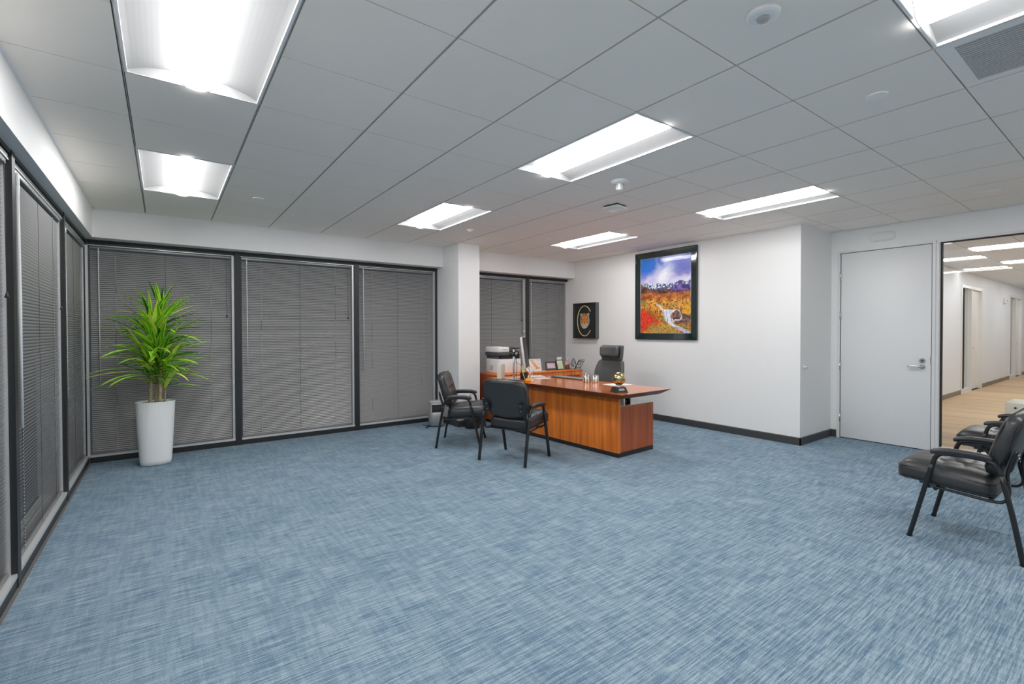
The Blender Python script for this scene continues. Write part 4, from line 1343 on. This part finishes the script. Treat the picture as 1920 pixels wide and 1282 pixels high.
def tiger(t, w_, h_, d):
    b = MB().use(M['box_side'])
    o_ = .022
    b.box(-w_ / 2, -d, 0, w_ / 2, 0, o_); b.box(-w_ / 2, -d, h_ - o_, w_ / 2, 0, h_); b.box(-w_ / 2, -d, o_, -w_ / 2 + o_, 0, h_ - o_); b.box(w_ / 2 - o_, -d, o_, w_ / 2, 0, h_ - o_)
    b.use(M['black_plastic']); b.box(-w_ / 2 - .0005, -d - .004, -.0005, w_ / 2 + .0005, -d, o_); b.box(-w_ / 2, -d - .004, h_ - o_, w_ / 2, -d, h_); b.box(-w_ / 2, -d - .004, o_, -w_ / 2 + o_, -d, h_ - o_); b.box(w_ / 2 - o_, -d - .004, o_, w_ / 2, -d, h_ - o_)
    b.build('frame', t)
    b = MB().use(M['mat_dark']); b.box(-w_ / 2 + o_, -d + .018, o_, w_ / 2 - o_, -d + .024, h_ - o_); b.build('backing', t)
    g_ = MB().use(M['glass']); g_.box(-w_ / 2 + o_, -d + .002, o_, w_ / 2 - o_, -d + .005, h_ - o_); g_.build('glazing', t)
    # open ring
    cx, cz = -.005, h_ * .49
    b = MB().use(M['gold_thread'])
    pts = []
    for k in range(61):
        a = R(38 + (322 - 38) * k / 60)
        pts.append((cx + .185 * math.cos(a), -d + .016, cz + .275 * math.sin(a)))
    b.tube(pts, .0075, 8, ref=(0, 1, 0)); b.build('ring', t)
    # tiger head: domed relief painted with fur markings
    hx, hz = cx, cz + .0
    SX, SZ = .128, .140
    def tcol(p, q):
        # p, q in -1..1 over the head
        n_ = fbm(p * 4, q * 4, 3)
        n3_ = fbm(p * 12, q * 12, 5)
        org, dk, wh, gy_ = lin(236, 150, 45), lin(30, 26, 24), lin(232, 226, 210), lin(150, 152, 145)
        face = math.hypot(p / .74, (q - .22) / .80)
        c = mixc(wh, gy_, .25 + 1.5 * n3_ + .5 * (abs(p) - .5))
        if face < 1: c = mixc(org, lin(205, 105, 25), .3 + n_)
        for ex in (-.30, .30):
            c = mixc(c, wh, 1.6 - math.hypot((p - ex) / .20, (q - .46) / .15) * 1.5 if math.hypot((p - ex) / .20, (q - .46) / .15) < 1 else 0)
            c = mixc(c, dk, 1 if math.hypot((p - ex * .95) / .085, (q - .26) / .05) < 1 else 0)
        mz = math.hypot(p / .42, (q + .34) / .24)
        if mz < 1: c = mixc(wh, gy_, .15 + n3_)
        if math.hypot(p / .28, (q + .02) / .34) < 1: c = mixc(lin(245, 160, 40), lin(225, 125, 25), .4 + n_)
        if math.hypot(p / .13, (q + .24) / .07) < 1: c = lin(120, 60, 45)
        if abs(q + .36 + .25 * abs(p)) < .022 and abs(p) < .26 or (abs(p) < .018 and -.38 < q < -.28): c = dk
        # stripes on brow and cheeks
        st = math.sin(q * 24 + abs(p) * 7 + 3 * n_)
        if st > .55 and q > .48 and .06 < abs(p) < .55: c = mixc(c, dk, .85)
        if math.sin((abs(p) - q * .5) * 20 + 3 * n_) > .55 and abs(p) > .52 and q < .5: c = mixc(c, dk, .8)
        if q < -.55: c = mixc(c, dk, max(0, n3_ * 2.5))
        return c
    b = MB().use(M['print'], True)
    RN, AN = 26, 64
    def jaw(a_):
        return 1 + .03 * math.cos(3 * a_) - .06 * abs(math.cos(a_)) ** 6
    b.vert((hx, -d + .018 - .010, hz), tcol(0, 0))
    for r_ in range(1, RN + 1):
        for k in range(AN):
            a_ = 2 * PI * k / AN; q_ = r_ / RN * jaw(a_)
            p, q = q_ * math.cos(a_), q_ * math.sin(a_)
            dome = .008 * math.sqrt(max(0, 1 - (r_ / RN) ** 2)) + .002 * math.exp(-((p / .2) ** 2 + ((q + .15) / .3) ** 2))
            if r_ == RN: dome = 0
            b.vert((hx + SX * p, -d + .018 - dome, hz + SZ * q), tcol(p, q))
    for k in range(AN): b.face((0, 1 + k, 1 + (k + 1) % AN))
    for r_ in range(RN - 1):
        for k in range(AN):
            A_, B_ = 1 + r_ * AN, 1 + (r_ + 1) * AN
            b.face((A_ + k, B_ + k, B_ + (k + 1) % AN, A_ + (k + 1) % AN))
    b.build('tiger_face', t, color=True)
    er = mat('tiger_ear', (.42, .43, .40, 1), .6, var=.2, vscale=30)
    for s_, zz in ((-1, .112), (1, .118)):
        b = MB().use(er, True)
        b.lathe([(0, -.004), (.020, -.003), (.030, 0)], 20, (0, 0, 0))
        o = b.build('tiger_ear', t, (hx + s_ * .092, -d + .018, hz + zz)); o.rotation_euler = (R(-90), 0, 0)
        o.scale = (1, 1, 1)
wall_picture('tiger_shadow_box', 'black shadow box with a tiger head inside an open gold ring', 6.275, 1.283, .575, .645, .085, tiger)

# ------------------------------------------------------------------ potted plant
t = thing('potted_dracaena', 'tall leafy dracaena with striped green leaves in a white oval planter', 'potted plant', (-.085, 6.37, 0))
b = MB().use(M['ceramic'])
prof = []
PH = .672
for k in range(15):
    u = k / 14
    prof.append((.128 + (.165 - .128) * u ** .8, u * PH))
prof = [(.10, .0)] + [(prof[0][0], .006)] + prof[1:] + [(.166, PH + .003), (.158, PH + .004), (.152, PH - .004), (.150, PH - .05)]
b.lathe(prof, 48, power=.80, ex=1.06, ey=.74); b.build('planter', t)
b = MB().use(M['soil'])
ring = []
b.lathe([(.153, PH - .024), (.12, PH - .012), (.07, PH - .006), (0, PH - .004)], 40, power=.8, ex=1.06, ey=.74); b.build('moss', t)
def leaf(mb, base, dirh, elev, L_, wd, droop, shade):
    # base point, heading angle, start elevation, length
    n = 9
    fwd = Vector((math.cos(dirh), math.sin(dirh), 0))
    side = Vector((-math.sin(dirh), math.cos(dirh), 0))
    p = Vector(base); e_ = elev
    rows = []
    tw = rnd.uniform(-.5, .5)
    for k in range(n + 1):
        u = k / n
        d_ = fwd * math.cos(e_) + Vector((0, 0, 1)) * math.sin(e_)
        nrm = side.cross(d_)
        w_ = wd * (math.sin(PI * min(1, u * .86 + .14)) ** .75) * (1 if u < .99 else 0)
        w_ = max(w_, .0008)
        sd = (side * math.cos(tw * u) + nrm * math.sin(tw * u))
        up_ = sd.cross(d_) * -1
        row = []
        for q, s in enumerate((-1, -.45, 0, .45, 1)):
            off = abs(s) * w_ * .28
            g = lin(52, 140, 28) if abs(s) < .2 else (lin(120, 185, 40) if abs(s) < .6 else lin(214, 230, 80))
            if shade > .62: g = lin(20, 88, 24) if abs(s) < .6 else lin(110, 170, 50)
            if shade > .82: g = mixc(lin(170, 215, 60), lin(215, 232, 110), abs(s))
            g = mixc(g, lin(185, 215, 70), max(0, .25 - u) * 1.6)
            g = tuple(min(.92, q_ * 1.55) for q_ in g)
            row.append(mb.vert(p + sd * (s * w_) + up_ * off, g))
        rows.append(row)
        p = p + d_ * (L_ / n)
        e_ -= droop / n * (.4 + 1.3 * u)
    for A, B in zip(rows, rows[1:]):
        for q in range(4): mb.face((A[q], A[q + 1], B[q + 1], B[q]))
canes = [((-.045, .01), (-.02, .02), 1.50, .017, .90, 120), ((.035, -.02), (.055, .0), 1.62, .018, 1.02, 130), ((.075, .03), (.10, .02), 1.04, .011, .80, 52), ((.00, .045), (.02, .05), 1.24, .011, .92, 54)]
for ci, ((bx_, by_), (tx_, ty_), H2, cr_, l0, nl) in enumerate(canes):
    pts = smooth_path([(bx_, by_, PH - .05), ((bx_ * .6 + tx_ * .4) + .006, by_, PH + (H2 - PH) * .4), (tx_, ty_, H2)], 6)
    b = MB().use(M['bark']); b.tube(pts, [cr_ * (1 - .35 * k / (len(pts) - 1)) * (1 + .06 * (k % 2)) for k in range(len(pts))], 10); st = b.build('cane', t)
    f = MB().use(M['leaf'], True)
    a = rnd.uniform(0, 6)
    for k in range(nl):
        u = k / (nl - 1)
        z = l0 + (H2 - l0) * u
        kx = (z - PH) / (H2 - PH)
        p = (bx_ + (tx_ - bx_) * kx, by_ + (ty_ - by_) * kx, z)
        a += 2.39996 + rnd.uniform(-.3, .3)
        el = R(rnd.uniform(4, 58) + 34 * max(0, u - .55) / .45)
        L_ = rnd.uniform(.38, .62) * (1 - .12 * u) * (.8 if ci == 2 else 1)
        # keep clear of the window behind and corner
        hx, hy = math.cos(a), math.sin(a)
        if hy > .15: L_ *= .58 if hy > .5 else .75
        if hx < -.5 and hy > 0: L_ *= .95
        leaf(f, p, a, el, L_, rnd.uniform(.0145, .0215), R(rnd.uniform(8, 60)), rnd.random())
    f.build('foliage', st, color=True)

# ------------------------------------------------------------------ floor things near the column
t = thing('air_purifier', 'silver step bin with a black upper panel standing by the column', 'bin', (3.275, 6.42, 0), R(-20))
b = MB().use(mat('brushed_silver', (.55, .54, .53, 1), .35, metal=.7, var=.08)); b.lathe([(.10, .012), (.112, .02), (.112, .35)], 32, power=.72, ex=1, ey=.85); b.build('body', t)
b = MB().use(M['black_plastic'], True)
b.add(rbox(.15, .012, .115, .005, 2), Matrix.Translation((-.0, -.094, .275))); b.build('front_panel', t)
b = MB().use(M['grey_plastic']); b.lathe([(.112, .35), (.115, .355), (.113, .372), (.08, .385), (0, .388)], 32, power=.72, ex=1, ey=.85); b.build('lid', t)
b = MB().use(M['black_plastic']); b.lathe([(.10, 0), (.108, .012)], 32, power=.72, ex=1, ey=.85); b.build('foot', t)
t = thing('waste_basket', 'round dark waste basket on the carpet behind the black armchair', 'waste basket', (3.635, 5.975, 0))
b = MB().use(M['black_plastic']); b.lathe([(.10, 0), (.105, .006), (.125, .26), (.120, .26), (.10, .012), (0, .012)], 30); b.build('basket', t)
b = MB().use(M['dark_grey']); b.tube([(.1245 * math.cos(a), .1245 * math.sin(a), .262) for a in [2 * PI * k / 30 for k in range(30)]], .005, 6, close=True); b.build('rim', t)
b = MB().use(M['blue_cable'])
b.tube(smooth_path([(3.10, 6.36, .006), (3.16, 6.44, .012), (3.15, 6.53, .006), (3.14, 6.60, .006)], 5), .006, 8)
b.add(rbox(.04, .035, .02, .006, 2), Matrix.Translation((3.09, 6.35, .011)) @ Matrix.Rotation(R(45), 4, 'Z'))
tag(b.build('power_plug'), 'dark blue power plug and cord lying on the carpet left of the bin', 'plug')
t = thing('wall_outlet', 'white wall outlet low on the front of the column', 'outlet', (3.69, CY, .43))
b = MB().use(M['white_plastic']); b.box(-.035, -.006, -.057, .035, 0, .057, .002); b.build('cover_plate', t)
b = MB().use(M['grey_plastic'])
for s in (-1, 1): b.box(-.012, -.008, s * .026 - .012, .012, -.005, s * .026 + .012, .002)
b.build('socket', t)

# ------------------------------------------------------------------ hallway beyond the glass
HX1 = 24.0
HY = 2.65
b = MB().use(M['hall_wood']); b.box(XD + .12, -4, -.05, HX1, HY, 0); struct(b, 'floor_hall', 'pale wood-look plank floor of the hallway')
DRS = [(14.22, 16.12), (19.75, 21.6)]
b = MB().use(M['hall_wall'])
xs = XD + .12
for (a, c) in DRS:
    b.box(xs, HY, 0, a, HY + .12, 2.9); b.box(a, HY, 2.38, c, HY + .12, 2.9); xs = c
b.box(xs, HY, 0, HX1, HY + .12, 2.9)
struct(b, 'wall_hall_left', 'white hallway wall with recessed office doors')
b = MB().use(M['hall_wall']); b.box(HX1, -4, 0, HX1 + .1, HY + .1, 2.9); struct(b, 'wall_hall_end')
b = MB().use(M['hall_wall']); b.box(XD + .12, -4.1, 0, HX1, -4, 2.9); struct(b, 'wall_hall_right')
b = MB().use(M['base_brown'])
xs = XD + .12
for (a, c) in DRS: base_run(b, xs, HY, a - .05, HY, 0, -1); xs = c + .05
base_run(b, xs, HY, HX1, HY, 0, -1)
struct(b, 'baseboard_hall', 'brown hallway baseboard')
dn = 2
for (a, c) in DRS:
    o = bpy.data.objects.new('door_%d' % dn, None); COL.objects.link(o); o.location = (a, HY, 0); o['kind'] = 'structure'; o['label'] = 'white office door and narrow window recessed in the hallway wall'
    Wd = c - a
    b = MB().use(M['door_frame'])
    b.box(-.05, -.016, 0, .02, .11, 2.42); b.box(Wd - .02, -.016, 0, Wd + .05, .11, 2.42); b.box(0, -.016, 2.36, Wd, .11, 2.42); b.box(.82, -.016, 0, .90, .12, 2.37); b.box(0, -.010, 0, .82, .12, .09)
    b.build('door_frame', o)
    b = MB().use(M['glass']); b.box(0, .05, .09, .82, .056, 2.37); b.use(M['gasket']); b.box(.40, .03, .09, .43, .06, 2.37); b.build('side_glass', o)
    b = MB().use(M['hall_wall']); b.box(0, .095, 0, Wd, .118, 2.37); b.build('back_panel', o)
    b = MB().use(M['door']); b.box(.905, .05, .01, Wd - .005, .09, 2.365); b.build('door_leaf', o)
    b = MB().use(M['chrome']); b.tube([(1.02, .05, 1.0), (1.02, .0, 1.0), (1.14, .0, 1.0)], .010, 8); b.build('door_handle', o)
    dn += 1
# hall ceiling
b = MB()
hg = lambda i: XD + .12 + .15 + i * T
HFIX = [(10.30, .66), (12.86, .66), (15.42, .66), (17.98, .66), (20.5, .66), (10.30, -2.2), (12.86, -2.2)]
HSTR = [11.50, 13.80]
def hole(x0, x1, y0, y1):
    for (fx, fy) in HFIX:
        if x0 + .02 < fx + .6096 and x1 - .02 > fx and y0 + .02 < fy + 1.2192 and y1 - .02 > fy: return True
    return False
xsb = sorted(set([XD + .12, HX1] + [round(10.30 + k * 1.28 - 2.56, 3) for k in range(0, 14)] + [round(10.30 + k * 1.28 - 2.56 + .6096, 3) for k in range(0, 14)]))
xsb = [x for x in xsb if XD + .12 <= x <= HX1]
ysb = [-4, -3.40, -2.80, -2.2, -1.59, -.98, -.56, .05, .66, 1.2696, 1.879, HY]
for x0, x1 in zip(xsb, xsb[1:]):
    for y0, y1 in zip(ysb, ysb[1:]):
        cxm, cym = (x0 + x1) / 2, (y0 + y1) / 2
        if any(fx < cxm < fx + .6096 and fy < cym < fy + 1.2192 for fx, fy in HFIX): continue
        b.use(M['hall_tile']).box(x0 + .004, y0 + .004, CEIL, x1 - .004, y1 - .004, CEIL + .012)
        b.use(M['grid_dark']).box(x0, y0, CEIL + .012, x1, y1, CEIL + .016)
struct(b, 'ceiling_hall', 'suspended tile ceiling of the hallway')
nm_ = ['nearest the glass panel', 'second from the glass panel', 'third from the glass panel', 'fourth from the glass panel', 'farthest from the glass panel', 'nearest the right side of the hallway', 'second on the right side of the hallway']
for (fx, fy), l in zip(HFIX, nm_):
    troffer(fx + .3048, fy + .6096, 'hallway ceiling light ' + l, group='hallway ceiling lights')
for k, x in enumerate(HSTR):
    t = thing('linear_light', 'thin bright strip light across the hallway ceiling, %s' % ['nearer the glass panel', 'farther from the glass panel'][k], 'light', (x, 1.90, CEIL), 0, 'thin hallway strip lights')
    b = MB().use(M['white_metal']); b.box(0, 0, -.004, .13, .66, 0); b.build('frame', t)
    b = MB().use(M['strip_lens']); b.box(.012, .012, -.008, .118, .648, -.004); b.build('lens', t)
t = thing('smoke_detector', 'small white alarm on the hallway wall past the first recessed door', 'alarm', (18.9, HY, 2.23))
b = MB().use(M['white_plastic'], True); b.add(rbox(.20, .06, .16, .02, 2), Matrix.Translation((0, -.03, 0))); b.build('housing', t)
b = MB().use(M['grey_plastic']); b.box(-.04, -.064, -.03, .04, -.06, .03); b.build('lamp', t)
t = thing('file_pedestal', 'low beige file cabinet in the hallway behind the glass', 'cabinet', (8.02, .665, 0))
b = MB().use(M['cream_plastic']); b.box(0, -.05, .03, .50, .44, .56, .006); b.build('cabinet_body', t)
b = MB().use(M['cream_plastic']); b.box(-.018, -.045, .33, -.0, .435, .55, .003); q = b.build('drawer', t)
b = MB().use(M['black_plastic']); b.tube([(-.018, .355, .505), (-.023, .355, .505)], .012, 12); b.build('lock', q)
b = MB().use(M['cream_plastic']); b.box(-.018, -.045, .04, -.0, .435, .32, .003); b.build('drawer', t)
b = MB().use(M['black_plastic'])
for x in (.04, .46):
    for y in (0, .40): b.tube([(x, y, 0), (x, y, .03)], .02, 10)
b.build('caster', t)
